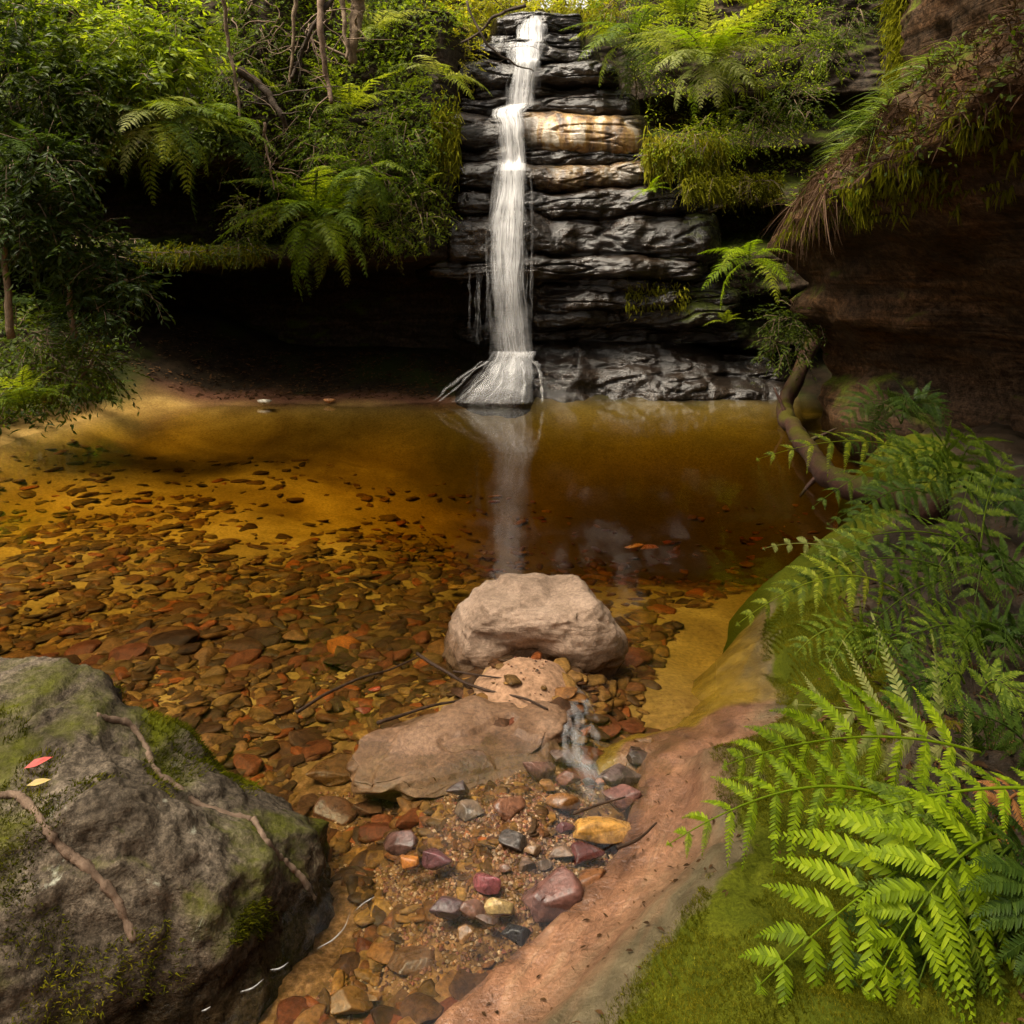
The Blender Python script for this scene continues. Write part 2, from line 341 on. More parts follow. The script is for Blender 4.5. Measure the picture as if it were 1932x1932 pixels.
M['fern_dead'] = leaf_mat('fern_dead', (.16, .06, .02), (.30, .13, .04), None, .7, .35, .2)
M['moss_blade'] = leaf_mat('moss_blade', (.025, .028, .002), (.10, .10, .005), (.19, .165, .012), .95, .3, .0, 5.0)
M['moss_hang'] = leaf_mat('moss_hanging', (.05, .055, .004), (.16, .155, .01), (.26, .23, .02), .95, .35, .0)
M['grass'] = leaf_mat('grass_blade', (.05, .08, .01), (.14, .19, .03), (.26, .29, .08), .45, .4)
M['root'] = bark_mat('hanging_root_bark', (.06, .038, .025), (.22, .15, .105))
M['straw'] = leaf_mat('dry_root_fibre', (.022, .012, .007), (.07, .04, .024), (.12, .075, .05), .9, .15, .0)
M['trunk'] = bark_mat('trunk_bark', (.06, .042, .027), (.22, .155, .10))
M['trunk_dark'] = bark_mat('trunk_bark_dark', (.02, .015, .011), (.07, .05, .035))
M['log'] = bark_mat('log_bark', (.010, .005, .0035), (.05, .022, .014), moss=(.035, .03, .003), rough=.6)
M['stick'] = bark_mat('wet_stick', (.02, .012, .008), (.07, .04, .025), rough=.4)
M['litter'] = leaf_mat('leaf_litter', (.02, .011, .005), (.09, .045, .018), (.18, .085, .03), .8, .1, .05)
M['redleaf'] = leaf_mat('red_leaf', (.5, .06, .05), (.6, .1, .08), None, .4, .2)
M['yellowleaf'] = leaf_mat('yellow_leaf', (.45, .3, .08), (.5, .36, .12), None, .4, .2)

def pool_mat():
    m, nt, b, out = newmat('amber_pool_water'); nt.nodes.remove(b)
    fr = N(nt, 'ShaderNodeFresnel'); fr.inputs['IOR'].default_value = 1.33
    tr = N(nt, 'ShaderNodeBsdfTransparent'); gl = N(nt, 'ShaderNodeBsdfGlossy'); gl.inputs['Roughness'].default_value = .07
    wp = worldpos(nt, (1, .55, 1)); h = math_(nt, 'ADD', noise(nt, wp, 2.2, 2, .5), math_(nt, 'MULTIPLY', noise(nt, wp, 9, 2, .5), .25))
    bp = N(nt, 'ShaderNodeBump'); bp.inputs['Strength'].default_value = .12; bp.inputs['Distance'].default_value = .05
    nt.links.new(h, bp.inputs['Height']); nt.links.new(bp.outputs[0], gl.inputs['Normal']); nt.links.new(bp.outputs[0], fr.inputs['Normal'])
    mx = N(nt, 'ShaderNodeMixShader'); nt.links.new(fr.outputs[0], mx.inputs[0]); nt.links.new(tr.outputs[0], mx.inputs[1]); nt.links.new(gl.outputs[0], mx.inputs[2])
    nt.links.new(mx.outputs[0], out.inputs['Surface'])
    va = N(nt, 'ShaderNodeVolumeAbsorption'); va.inputs['Color'].default_value = (.755, .655, .08, 1); va.inputs['Density'].default_value = 1.9
    nt.links.new(va.outputs[0], out.inputs['Volume'])
    return m
M['pool'] = pool_mat()
def fall_mat(name, lo, hi, across=26, along=1.2, edge=1.0):
    m, nt, b, out = newmat(name); nt.nodes.remove(b)
    uvn = N(nt, 'ShaderNodeTexCoord'); mp = N(nt, 'ShaderNodeMapping'); mp.inputs['Scale'].default_value = (across, along, 1)
    nt.links.new(uvn.outputs['UV'], mp.inputs[0]); n1 = noise(nt, mp.outputs[0], 1.0, 5, .62, .15)
    sp = N(nt, 'ShaderNodeSeparateXYZ'); nt.links.new(uvn.outputs['UV'], sp.inputs[0])
    mp2 = N(nt, 'ShaderNodeMapping'); mp2.inputs['Scale'].default_value = (3, 4, 1); nt.links.new(uvn.outputs['UV'], mp2.inputs[0]); n2 = noise(nt, mp2.outputs[0], 1.0, 3, .5)
    e = math_(nt, 'SUBTRACT', 1.0, math_(nt, 'POWER', math_(nt, 'ABSOLUTE', math_(nt, 'SUBTRACT', math_(nt, 'MULTIPLY', sp.outputs[0], 2.0), 1.0)), 3.0))
    a = math_(nt, 'ADD', math_(nt, 'MULTIPLY', n1, .75), math_(nt, 'MULTIPLY', n2, .35))
    a = math_(nt, 'ADD', a, math_(nt, 'MULTIPLY', math_(nt, 'SUBTRACT', e, 1.0), .3*edge))
    al = ramp(nt, a, [(lo, 0), (hi, 1)])
    al = math_(nt, 'MULTIPLY', al, attr(nt, 'dens'))
    df = N(nt, 'ShaderNodeBsdfDiffuse'); df.inputs[0].default_value = (.93, .92, .93, 1)
    tl = N(nt, 'ShaderNodeBsdfTranslucent'); tl.inputs[0].default_value = (.93, .92, .93, 1)
    gl = N(nt, 'ShaderNodeBsdfGlossy'); gl.inputs['Roughness'].default_value = .3
    m1 = N(nt, 'ShaderNodeMixShader'); m1.inputs[0].default_value = .35; nt.links.new(df.outputs[0], m1.inputs[1]); nt.links.new(tl.outputs[0], m1.inputs[2])
    m2 = N(nt, 'ShaderNodeMixShader'); m2.inputs[0].default_value = .06; nt.links.new(m1.outputs[0], m2.inputs[1]); nt.links.new(gl.outputs[0], m2.inputs[2])
    tr = N(nt, 'ShaderNodeBsdfTransparent'); m3 = N(nt, 'ShaderNodeMixShader')
    nt.links.new(al, m3.inputs[0]); nt.links.new(tr.outputs[0], m3.inputs[1]); nt.links.new(m2.outputs[0], m3.inputs[2]); nt.links.new(m3.outputs[0], out.inputs[0])
    return m
M['fall'] = fall_mat('falling_water', .36, .76, across=26, edge=1.5)
M['veil'] = fall_mat('water_veil', .30, 1.0, across=14, along=.8, edge=1.8)
M['foam'] = fall_mat('flow_and_glare', .46, 1.0, 7, 6, 1.8)  # white of the foreground flow, sky glare on the water included

# ------------------------------------------------------------------ the setting: ground, banks, water
SHORE = np.array([(-1.2, .2), (-.62, 1.0), (-.30, 1.42), (-.144, 1.64), (-.073, 1.72), (.143, 1.935), (.314, 2.17), (.40, 2.45), (.46, 2.6), (.70, 2.68), (.93, 2.95), (1.04, 3.37), (1.3, 4.1), (2.0, 4.95), (2.75, 5.6), (3.2, 7), (3.4, 9.2), (3.5, 9.9)])
def shore_s(x, y):
    """signed distance to the right-hand shoreline, positive on land"""
    x = np.asarray(x, float); y = np.asarray(y, float); best = np.full(np.broadcast(x, y).shape, 1e9); sg = np.zeros_like(best)
    for (ax, ay), (bx, by) in zip(SHORE[:-1], SHORE[1:]):
        dx, dy = bx-ax, by-ay; t = np.clip(((x-ax)*dx+(y-ay)*dy)/(dx*dx+dy*dy), 0, 1)
        d = np.hypot(x-ax-t*dx, y-ay-t*dy); cr = (x-ax)*dy-(y-ay)*dx
        sel = d < best; best = np.where(sel, d, best); sg = np.where(sel, np.sign(cr), sg)
    return best*sg
def bed_z(x, y):
    z = -.07-.05*sstep(1.6, 2.6, y)-.10*sstep(2.6, 4.5, y)-.18*sstep(4.5, 7.0, y)
    z = z-.65*np.exp(-((x-1.3)/2.2)**2-((y-7.2)/2.0)**2)                      # the plunge pool
    z = z+.12*np.exp(-((x+3.2)/2.0)**2-((y-7.4)/1.3)**2)                      # sand bar on the far left
    z = z+.06*fbm(x*.8, y*.8, 0.3, 3)+.018*fbm(x*4, y*4, 2.2, 3)
    # sand tongue under the pale rock, gravel bar in the foreground
    def blob(cx, cy, rx, ry, a, rot=0):
        c, s_ = math.cos(rot), math.sin(rot); X = (x-cx)*c+(y-cy)*s_; Y = -(x-cx)*s_+(y-cy)*c
        return a*np.exp(-(X/rx)**2-(Y/ry)**2)
    z = z+blob(.06, 3.02, .24, .30, .165)+blob(.02, 2.30, .22, .24, .105, .3)+blob(-.02, 2.02, .2, .14, .05)
    far = 9.75+.12*fbm(x*.7, .3, .7, 2)
    z = z+(.45)*sstep(far-1.3, far+.25, y)+.42*sstep(far, far+2.4, y)*np.where(x < 2.5, 1, .5)
    lx = -4.75-.10*(8.6-y)+.15*fbm(y*.6, 3.3, .2, 2)                               # left shore
    z = z+.5*sstep(lx+1.2, lx-.4, x)+1.6*sstep(lx-.2, lx-3.5, x)
    z = z+1.4*sstep(.9, -1.6, y)                                              # bank behind the camera
    return z
def plateau(x, y):
    """the gorge rim round the bowl"""
    r = np.maximum.reduce([sstep(12.4, 13.6, y)*1.0, sstep(-8.2, -11, x), sstep(6.5, 8.5, x), sstep(-3, -8, y)*.8])
    return r
def nonuni(segs):
    out = []
    for a, b, st in segs: out += list(np.arange(a, b, st))
    out.append(segs[-1][1]); return np.array(out)
gx = nonuni([(-120, -20, 10), (-20, -9, 1), (-9, -3, .12), (-3, -1.2, .05), (-1.2, 1.2, .018), (1.2, 4, .06), (4, 9, .2), (9, 20, 1), (20, 120, 10)])
gy = nonuni([(-120, -15, 10), (-15, 0, .6), (0, 1.4, .07), (1.4, 3.6, .018), (3.6, 6, .05), (6, 13.6, .1), (13.6, 25, 1), (25, 120, 10)])
X, Y = np.meshgrid(gx, gy, indexing='ij'); Z = bed_z(X, Y); pl = plateau(X, Y); Z = Z*(1-pl)+pl*(5.5+.4*fbm(X*.3, Y*.3, 0, 3))
s = shore_s(X, Y); Z = np.where((s > -.06) & (Y < 10) & (pl < .01), np.minimum(Z, -.16), Z)
Z = Z+.25*sstep(.4, 2.5, s)*(Y > 4.5)*(1-pl)
soil = np.clip(sstep(-.05, .15, Z)*sstep(-3.6, -4.6, X)+sstep(9.75, 10.25, Y+.25*fbm(X*1.2, Y*1.2, 3.3, 3))+pl+sstep(0, .5, s)*(Y > 5), 0, 1)
g = obj('ground', mesh('ground', np.stack([X, Y, Z], -1), gridfaces(len(gx), len(gy)), mat=M['bed'], attrs={'soil': soil, 'dry': sstep(-.015, .02, Z)*(Y < 4.5), 'grit': .85*sstep(3.3, 2.5, Y)*(1-sstep(-.02, .02, Z))*(Y < 5), 'reflect_dark': np.maximum(np.exp(-((X-1.9)/2.5)**4-((Y-7.4)/2.5)**4), .85*sstep(-1.8, -.4, X)*sstep(7, 8, Y)), 'redbank': sstep(9.4, 9.8, Y)*sstep(-.2, -.9, X)})); tag(g, kind='structure')

# pool water: a closed body of amber water
wx0, wx1, wy0, wy1 = -8.5, 6.3, -2.5, 11.6
V = [(x, y, z) for z in (-1.6, 0) for y in (wy0, wy1) for x in (wx0, wx1)]
Q = [(4, 5, 7, 6), (0, 2, 3, 1), (0, 1, 5, 4), (1, 3, 7, 5), (3, 2, 6, 7), (2, 0, 4, 6)]
pw = obj('pool_water', mesh('pool_water', V, Q, mat=M['pool'], smooth=False)); tag(pw, kind='structure')

# right-hand sandstone bank
def bank_z(x, y, s=None):
    s = shore_s(x, y) if s is None else s
    near = sstep(3.4, 2.4, y)
    wband = (.13+.05*fbm(x*1.5, y*1.5, 4.4, 2))*sstep(3.3, 2.6, y)+.03
    z = np.where(s < 0, s*(.14+.35*sstep(0, -.35, s)+.9*sstep(3.2, 3.9, y)), np.minimum(.17*s, .05+.03*s))
    z = z+.05*sstep(wband-.03, wband+.05, s)+np.where(s > wband, np.minimum(.10*(s-wband), .06)+.45*np.maximum(s-1.1, 0), 0)
    z = z-.9*sstep(-.30, -.7, s)-.35*near*sstep(-.01, -.12, s)*sstep(2.62, 2.45, y)
    z = z+.025*fbm(x*2.5, y*2.5, 7.7, 4)*sstep(-.2, .3, s)+.10*fbm(x*1.3, y*1.3, 1.7, 3)*sstep(.3, .9, s)
    z = z+.009*fbm(x*12, y*12, .7, 4)
    z = z+.10*np.exp(-((x-.50)/.22)**2-((y-1.62)/.24)**2)+.06*fbm(x*3.1, y*3.1, 5.5, 3)*sstep(.25, .6, s)
    z = z+.016*np.abs(fbm(x*8, y*8, 2.9, 3))*sstep(.22, .4, s)
    cr = fbm((x+y)*1.2, (x-y)*5, 8.8, 3); z = z-.02*sstep(.12, .0, np.abs(cr))*sstep(.1, .3, s)
    return z
bx = nonuni([(-1.6, -.4, .05), (-.4, 1.6, .014), (1.6, 4.2, .05)]); by = nonuni([(.1, 1.2, .06), (1.2, 3.6, .014), (3.6, 7.2, .05)])
X, Y = np.meshgrid(bx, by, indexing='ij'); s = shore_s(X, Y); Z = bank_z(X, Y, s)
wb = .09*sstep(2.8, 2.25, Y)-.13*sstep(2.6, 3.1, Y)+.02; lo = .10*sstep(2.3, 1.9, Y); moss = np.clip(sstep(wb+lo, wb+lo+.18, s)*1.0, 0, 1)*(.72-.6*np.maximum(sstep(.72, .95, X-.1*Y)*sstep(2.6, 2.2, Y), sstep(.30, .5, s)*sstep(2.3, 2.7, Y))); moss = np.maximum(moss, .75*sstep(3.4, 3.8, Y)*sstep(-.5, -.3, s)*(s < .3))  # moss colour also darkens the submerged margin beyond the log
keep = (s > -.75)
F = gridfaces(len(bx), len(by)); kf = keep.ravel()[F].all(1); F = F[kf]
used = np.unique(F); remap = np.full(X.size, -1); remap[used] = np.arange(len(used))
VB = np.stack([X, Y, Z], -1).reshape(-1, 3)
bank = obj('rock_bank', mesh('rock_bank', VB[used], remap[F], mat=M['bank'], attrs={'under': np.maximum(sstep(-.02, -.22, s), sstep(2.7, 3.05, Y)).ravel()[used], 'shore': (s+.40-wb).ravel()[used], 'moss': moss.ravel()[used]})); tag(bank, 'pink sandstone bank turning to moss on the right of the pool', kind='structure')

# ------------------------------------------------------------------ cliffs
cliff = empty('cliff', (0, 0, 0), kind='structure')
def face_y(x, z):
    base = 10.95+.30*z+.25*fbm(x*.6, z*.6, 1.2, 3)
    # left: overhang above the cave, with a second recess further left
    lip = 1.72+.12*fbm(x*.9, .4, 2.2, 3); up = 9.85+.30*np.maximum(z-lip, 0)+.18*fbm(x*1.1, z*1.1, 6.2, 4)
    cav = 12.3-.25*np.clip(x+3, -2, 2)+.18*fbm(x*1.2, z*3, 3.2, 4)
    left = np.where(z > lip, up, up+(cav-up)*sstep(0, .22, lip-z))
    l2 = 2.75+.2*fbm(x*.8, 2.1, .4, 3); rec = sstep(-2.5, -3.1, x)
    r2 = sstep(0, .15, z-lip-.12)*sstep(0, .12, l2-z); left = left+rec*r2*1.5
    left = left-.55*rec*sstep(l2, l2+.1, z)
    wl = sstep(-.35, -.95, x)
    # right: ledges with a recess under each
    right = 10.75+.22*z+.25*fbm(x*.9, z*.9, 8.2, 4)
    for zl, dp in ((.62, .7), (1.35, .5), (2.45, .9), (3.3, .5), (4.1, .5)):
        zz = zl+.12*fbm(x*1.1, zl, 4.5, 2); right = right+dp*sstep(0, .10, zz-z)*sstep(.75, .3, zz-z)
    wr = sstep(1.6, 2.2, x)
    y = base*(1-wl)*(1-wr)+left*wl+right*wr
    y = y+2.6*sstep(5.0, 5.35, z)*sstep(-1.6, -.9, x)*sstep(2.3, 1.4, x)
    return y+.05*fbm(x*3, z*9, 5.2, 4)
cx = np.linspace(-10.5, 8.5, 420); cz = np.linspace(-.5, 6.6, 300)
X, Zc = np.meshgrid(cx, cz, indexing='ij'); Yc = face_y(X, Zc)
obj('rock_face', mesh('rock_face', np.stack([X, Yc, Zc], -1), gridfaces(len(cx), len(cz)), mat=M['face']), cliff)

# the waterfall rock: one mesh per stratum.  (row bottom, row top, y front, u left, u right, bulge, material)
VC = lambda yc: yc*0.0002095          # rows measured in an enlarged crop
LAY = [
 (1905, 1600, 10.42, .490, .785, 'apron', 'wet'),
 (1600, 1500, 10.72, .44, .745, .05, 'wet'),
 (1512, 1430, 10.42, .505, .725, .05, 'wet'),
 (1440, 1360, 10.38, .505, .735, .06, 'wet'),
 (1372, 1285, 10.44, .50, .715, .07, 'wet'),
 (1292, 1195, 10.22, .40, .700, .10, 'wet'),
 (1210, 985, 10.30, .418, .712, .17, 'wet'),
 (1000, 890, 10.34, .425, .705, .08, 'wet'),
 (880, 760, 10.48, .43, .678, .09, 'wet'),
 (765, 690, 10.72, .425, .655, .05, 'wet'),
 (702, 515, 10.62, .425, .640, .07, 'gold'),
 (520, 432, 11.05, .435, .630, .06, 'wet'),
 (440, 392, 11.22, .44, .620, .04, 'wet'),
 (402, 288, 11.15, .435, .612, .10, 'wet'),
 (295, 205, 11.42, .455, .590, .07, 'wet'),
 (215, 140, 11.62, .470, .575, .06, 'wet'),
 (150, 78, 11.85, .478, .575, .07, 'wet'),
]
def zrow(v, d): return CAMH-(v-VH)*d/FOC
layers_dbg = []
for i, (rb, rt, yf, ul, ur, bul, mt) in enumerate(LAY):
    xl, xr = (ul-.5)*yf/FOC, (ur-.5)*yf/FOC; zb, zt = zrow(VC(rb), yf), zrow(VC(rt), yf)
    hgt = zt-zb; nx = int((xr-xl)/.022); xs = np.linspace(xl, xr, nx); K = 56; t = np.linspace(0, 1, K)
    XX, TT = np.meshgrid(xs, t, indexing='ij')
    e = np.abs((XX-(xl+xr)/2)/((xr-xl)/2)); pull = np.clip((e-.80)/.2, 0, 1)**2*.55
    yy = yf+.22*fbm(XX*.9, i*.9, .5, 3)+pull
    zb_ = zb+.09*fbm(XX*1.1, i*2.1, 4.2, 3)-.03; zt_ = zt+.09*fbm(XX*1.1, i*2.1+2.1, 4.2, 3)+.02
    if bul == 'apron':
        k = np.clip(TT/.8, 0, 1); zz = -.25+(zt+.25)*k**.7; y0 = yf-.42+.75*k**1.5-.05*np.sin(k*14+XX*1.5)
        YY = np.where(TT < .8, y0, y0+(TT-.8)*4)+.13*fbm(XX*1.0, 2.2, .5, 3)+pull; ZZ = zz+.02*np.sin(k*3)
        ZZ = ZZ+.06*fbm(XX*1.5, YY*1.5, 1.1, 3)-.25*sstep(.62, .78, (XX/yf*FOC+.5))*k
    else:
        a = np.clip((TT-.14)/.72, 0, 1); back = np.where(TT < .14, (.14-TT)/.14, np.where(TT > .86, (TT-.86)/.14, 0))
        ex = np.abs(2*a-1); prof = -bul*(1-ex**3.0)+.10*ex**6+.45*hgt*np.maximum(a-.4, 0)**1.3
        ZZ = zb_+(zt_-zb_)*a-.03*np.sin(a*math.pi*2)*(bul)*2; YY = yy+prof+back*1.3
        ZZ = ZZ+np.where(TT > .86, back*.05, 0)
    hh = zt-zb if bul != 'apron' else .5
    nrm = fbm(XX*2.4, ZZ*3.4, YY*2+i, 6, .58); rd = ridged(XX*1.5, ZZ*2.6, i*1.7, 4)-1.3
    amp = .055 if bul != 'apron' else .06
    if mt == 'gold': nrm = fbm(XX*5, ZZ*.8, i, 4)*.5; rd = rd*.25
    YY = YY-amp*nrm-.05*rd; ZZ = ZZ+.015*fbm(XX*3, YY*3, ZZ*5+9, 3)
    cut = pnoise(XX*1.1+i*5, ZZ*7, 3.3); YY = YY+.05*sstep(.10, .0, np.abs(cut))
    uu = XX/yf*FOC+.5
    mo = np.clip(sstep(.60, .70, uu)*.25+sstep(.455, .43, uu)*.3, 0, .3)*(.3 if bul == 'apron' else 1)
    o = obj('rock_layer', mesh('rock_layer', np.stack([XX, YY, ZZ], -1), gridfaces(nx, K), mat=M['wet'], attrs={'moss': mo, 'gold': (sstep(.505, .53, uu)*sstep(.66, .63, uu)*(.8 if mt == 'gold' else (.35 if i == 8 else (.9 if i == 0 else 0)*sstep(.66, .72, uu)/(sstep(.66, .63, uu)+1e-3)))).clip(0, 1)}), cliff)
    layers_dbg.append((zb, zt, yf))
    if mt == 'gold': o['label'] = 'golden orange wet rock nose beside the falling water'

# right-hand overhang: rows along y, profile in x and z
overhang = empty('overhang', (0, 0, 0), kind='structure')
ys = np.linspace(9.6, .6, 240); K = 150; t = np.linspace(0, 1, K)
def over_profile(y):
    f = np.clip((9.6-y)/6, 0, 1.3)
    lipx = 2.74+.15*sstep(8.2, 9.6, y)-.06*f; lipz = 1.74+.95*f
    bx_ = 3.45+1.1*sstep(9, 6, y)
    return [(bx_+.1, -.6), (bx_, 0), (bx_+.15, .5), (bx_-.05, .85), (bx_-.35, 1.1), (lipx+.45, lipz-.35), (lipx+.05, lipz-.08), (lipx, lipz+.05), (lipx+.12, lipz+.25), (lipx+.5, lipz+.75), (lipx+1.2, lipz+1.2), (lipx+1.32, lipz+1.35), (lipx+1.35, lipz+2.2), (lipx+1.45, lipz+4.2), (lipx+2.8, lipz+4.4)]
OV = np.zeros((len(ys), K, 3))
for i, y in enumerate(ys):
    pr = np.array([(a, y, b) for a, b in over_profile(y)]); OV[i] = smoothpath(pr, K)
Xo, Yo, Zo = OV[..., 0], OV[..., 1], OV[..., 2]
amp = fbm(Xo*.8, Yo*.8, Zo*1.4, 4)
Xo = Xo+.16*amp+.05*fbm(Xo*2, Yo*2, Zo*8, 4)+.9*sstep(9.2, 9.6, Yo); Zo = Zo+.08*fbm(Xo*1.1, Yo*1.1, Zo*1.1+5, 3)
Yo = Yo+.12*fbm(Xo*1.2, Zo*2.2, Yo*.8+3, 4)
obj('rock_wall', mesh('rock_wall', np.stack([Xo, Yo, Zo], -1), gridfaces(len(ys), K), mat=M['overhang']), overhang)
OVER = np.stack([Xo, Yo, Zo], -1)

# ------------------------------------------------------------------ boulders
_ico = {}
def ico(sub):
    if sub not in _ico:
        bm = bmesh.new(); bmesh.ops.create_icosphere(bm, subdivisions=sub, radius=1)
        V = np.array([v.co[:] for v in bm.verts]); T = np.array([[v.index for v in f.verts] for f in bm.faces]); bm.free(); _ico[sub] = (V, T)
    return _ico[sub]
def rockverts(sub, seed, cuts=7, amp=.12, fr=1.3, cutr=(.62, .9), sq=1.0):
    V, T = ico(sub); V = V.copy(); r = np.random.default_rng(seed)
    if sq != 1: V = np.sign(V)*np.abs(V)**sq; 
    for _ in range(cuts):
        n = r.normal(size=3); n /= np.linalg.norm(n); d = r.uniform(*cutr); k = V@n-d
        V = V-np.where(k > 0, k*.94, 0)[:, None]*n
    q = V*fr+seed*3.17
    return V*(1+amp*fbm(q[:, 0], q[:, 1], q[:, 2], 4)[:, None]), T
def planecut(V, n, d, k=.9):
    n = np.asarray(n, float); n /= np.linalg.norm(n); e = V@n-d; return V-np.where(e > 0, e*k, 0)[:, None]*n

# big mossy boulder, lower left
V, T = ico(7); V = np.sign(V)*np.abs(V)**.86
V = V*np.array([.98, .52, .62])
V = planecut(V, (.54, .25, .80), .53, .9); V = planecut(V, (1, -.1, .05), .735, .88); V = planecut(V, (-.15, -.2, 1), .40, .85); V = planecut(V, (.45, -.8, .45), .50, .8); V = planecut(V, (.2, 1, .25), .44, .7); V = planecut(V, (0, -.75, .65), .46, .7)
q = V*1.7; V = V*(1+.09*fbm(q[:, 0], q[:, 1], q[:, 2], 4)[:, None]); q = V*6; nn = V/np.linalg.norm(V, axis=1)[:, None]
V = V+nn*(.026*fbm(q[:, 0], q[:, 1], q[:, 2], 6, .6)-.02*sstep(.1, 0, np.abs(pnoise(V[:, 0]*2.3, V[:, 1]*2.3, V[:, 2]*2.3))))[:, None]
BC = np.array([-1.30, 2.0, -.10])
q = (V+BC)*2.1; mo = .16*fbm(q[:, 0]+3, q[:, 1], q[:, 2], 3)-.05*sstep(.0, -.4, V[:, 2])
mo += .14*np.exp(-((V[:, 0]+.25)/.35)**2)*sstep(-.05, -.4, V[:, 1])
BV = V+BC
boulder = obj('boulder', mesh('boulder', V, tris=T, mat=M['boulder'], attrs={'moss': mo}), loc=BC)
tag(boulder, 'large grey brown mossy boulder at the lower left', 'boulder')

# pale rock standing in the shallows
V, T = ico(6); V = np.sign(V)*np.abs(V)**.8; V = V*np.array([.37, .25, .24])
V = planecut(V, (-.10, -.12, 1), .150, .72); V = planecut(V, (-.75, -.2, .62), .235, .85); V = planecut(V, (.8, .1, .55), .29, .7); V = planecut(V, (-.1, -.9, .45), .21, .7)
q = V*4; nn = V/np.linalg.norm(V, axis=1)[:, None]
V = V+nn*(.026*fbm(q[:, 0], q[:, 1], q[:, 2], 5)+.008*fbm(q[:, 0]*3, q[:, 1]*3, q[:, 2]*7, 4)-.012*sstep(.25, .5, fbm(q[:, 0]*2.2+5, q[:, 1]*2.2, q[:, 2]*3.5, 2)))[:, None]
cv = np.exp(-((V[:, 0]+.00)/.14)**2-((V[:, 2]+.035)/.10)**2)*sstep(0, -.15, V[:, 1]); V[:, 1] += .13*cv       # hollow in its front
V[:, 1] += .05*np.exp(-((V[:, 0]+.2)/.1)**2-((V[:, 2]-.05)/.05)**2)*sstep(0, -.12, V[:, 1])
mo = .75*sstep(.10, .36, V[:, 0])*sstep(.25, -.05, V[:, 2])
rk = obj('pale_rock', mesh('pale_rock', V, tris=T, mat=M['pale'], attrs={'moss': mo}), loc=(.075, 3.36, .03)); tag(rk, 'pale pink sandstone rock with a hollow, standing in the shallows', 'rock')
# flat slab just below it
V, T = ico(6); q = V*1.3; V = V*(1+.22*fbm(q[:, 0]+4, q[:, 1], q[:, 2], 3))[:, None]*np.array([.345, .20, .10]); V = planecut(V, (.05, -.10, 1), .040, .90); V = planecut(V, (-.05, -.3, 1), .05, .85); V = planecut(V, (0, -.62, .8), .085, .85)
q = V*5; V = V+.014*fbm(q[:, 0], q[:, 1], q[:, 2], 4)[:, None]*np.array([.8, .8, .7]); V[:, 2] += .008*np.sign(pnoise(V[:, 0]*5, V[:, 1]*7, .3))*(V[:, 2] > 0)
sl = obj('flat_slab', mesh('flat_slab', V, tris=T, mat=M['slab']), loc=(-.17, 2.66, -.034), rot=(0, math.radians(-3), math.radians(14))); tag(sl, 'flat layered rock slab barely breaking the water in front of the pale rock', 'rock')

# ------------------------------------------------------------------ stones
arche = []
for k in range(10):
    V, T = rockverts(3, 100+k, 12, .04, 1.5, (.38, .75)); V = V*np.array([1, .75, .40]); arche.append((V/np.abs(V[:, 0]).max(), T))
arche1 = []
for k in range(8):
    V, T = rockverts(2, 200+k, 10, .04, 1.5, (.38, .75)); V = V*np.array([1, .7, .34]); arche1.append((V/np.abs(V[:, 0]).max(), T))
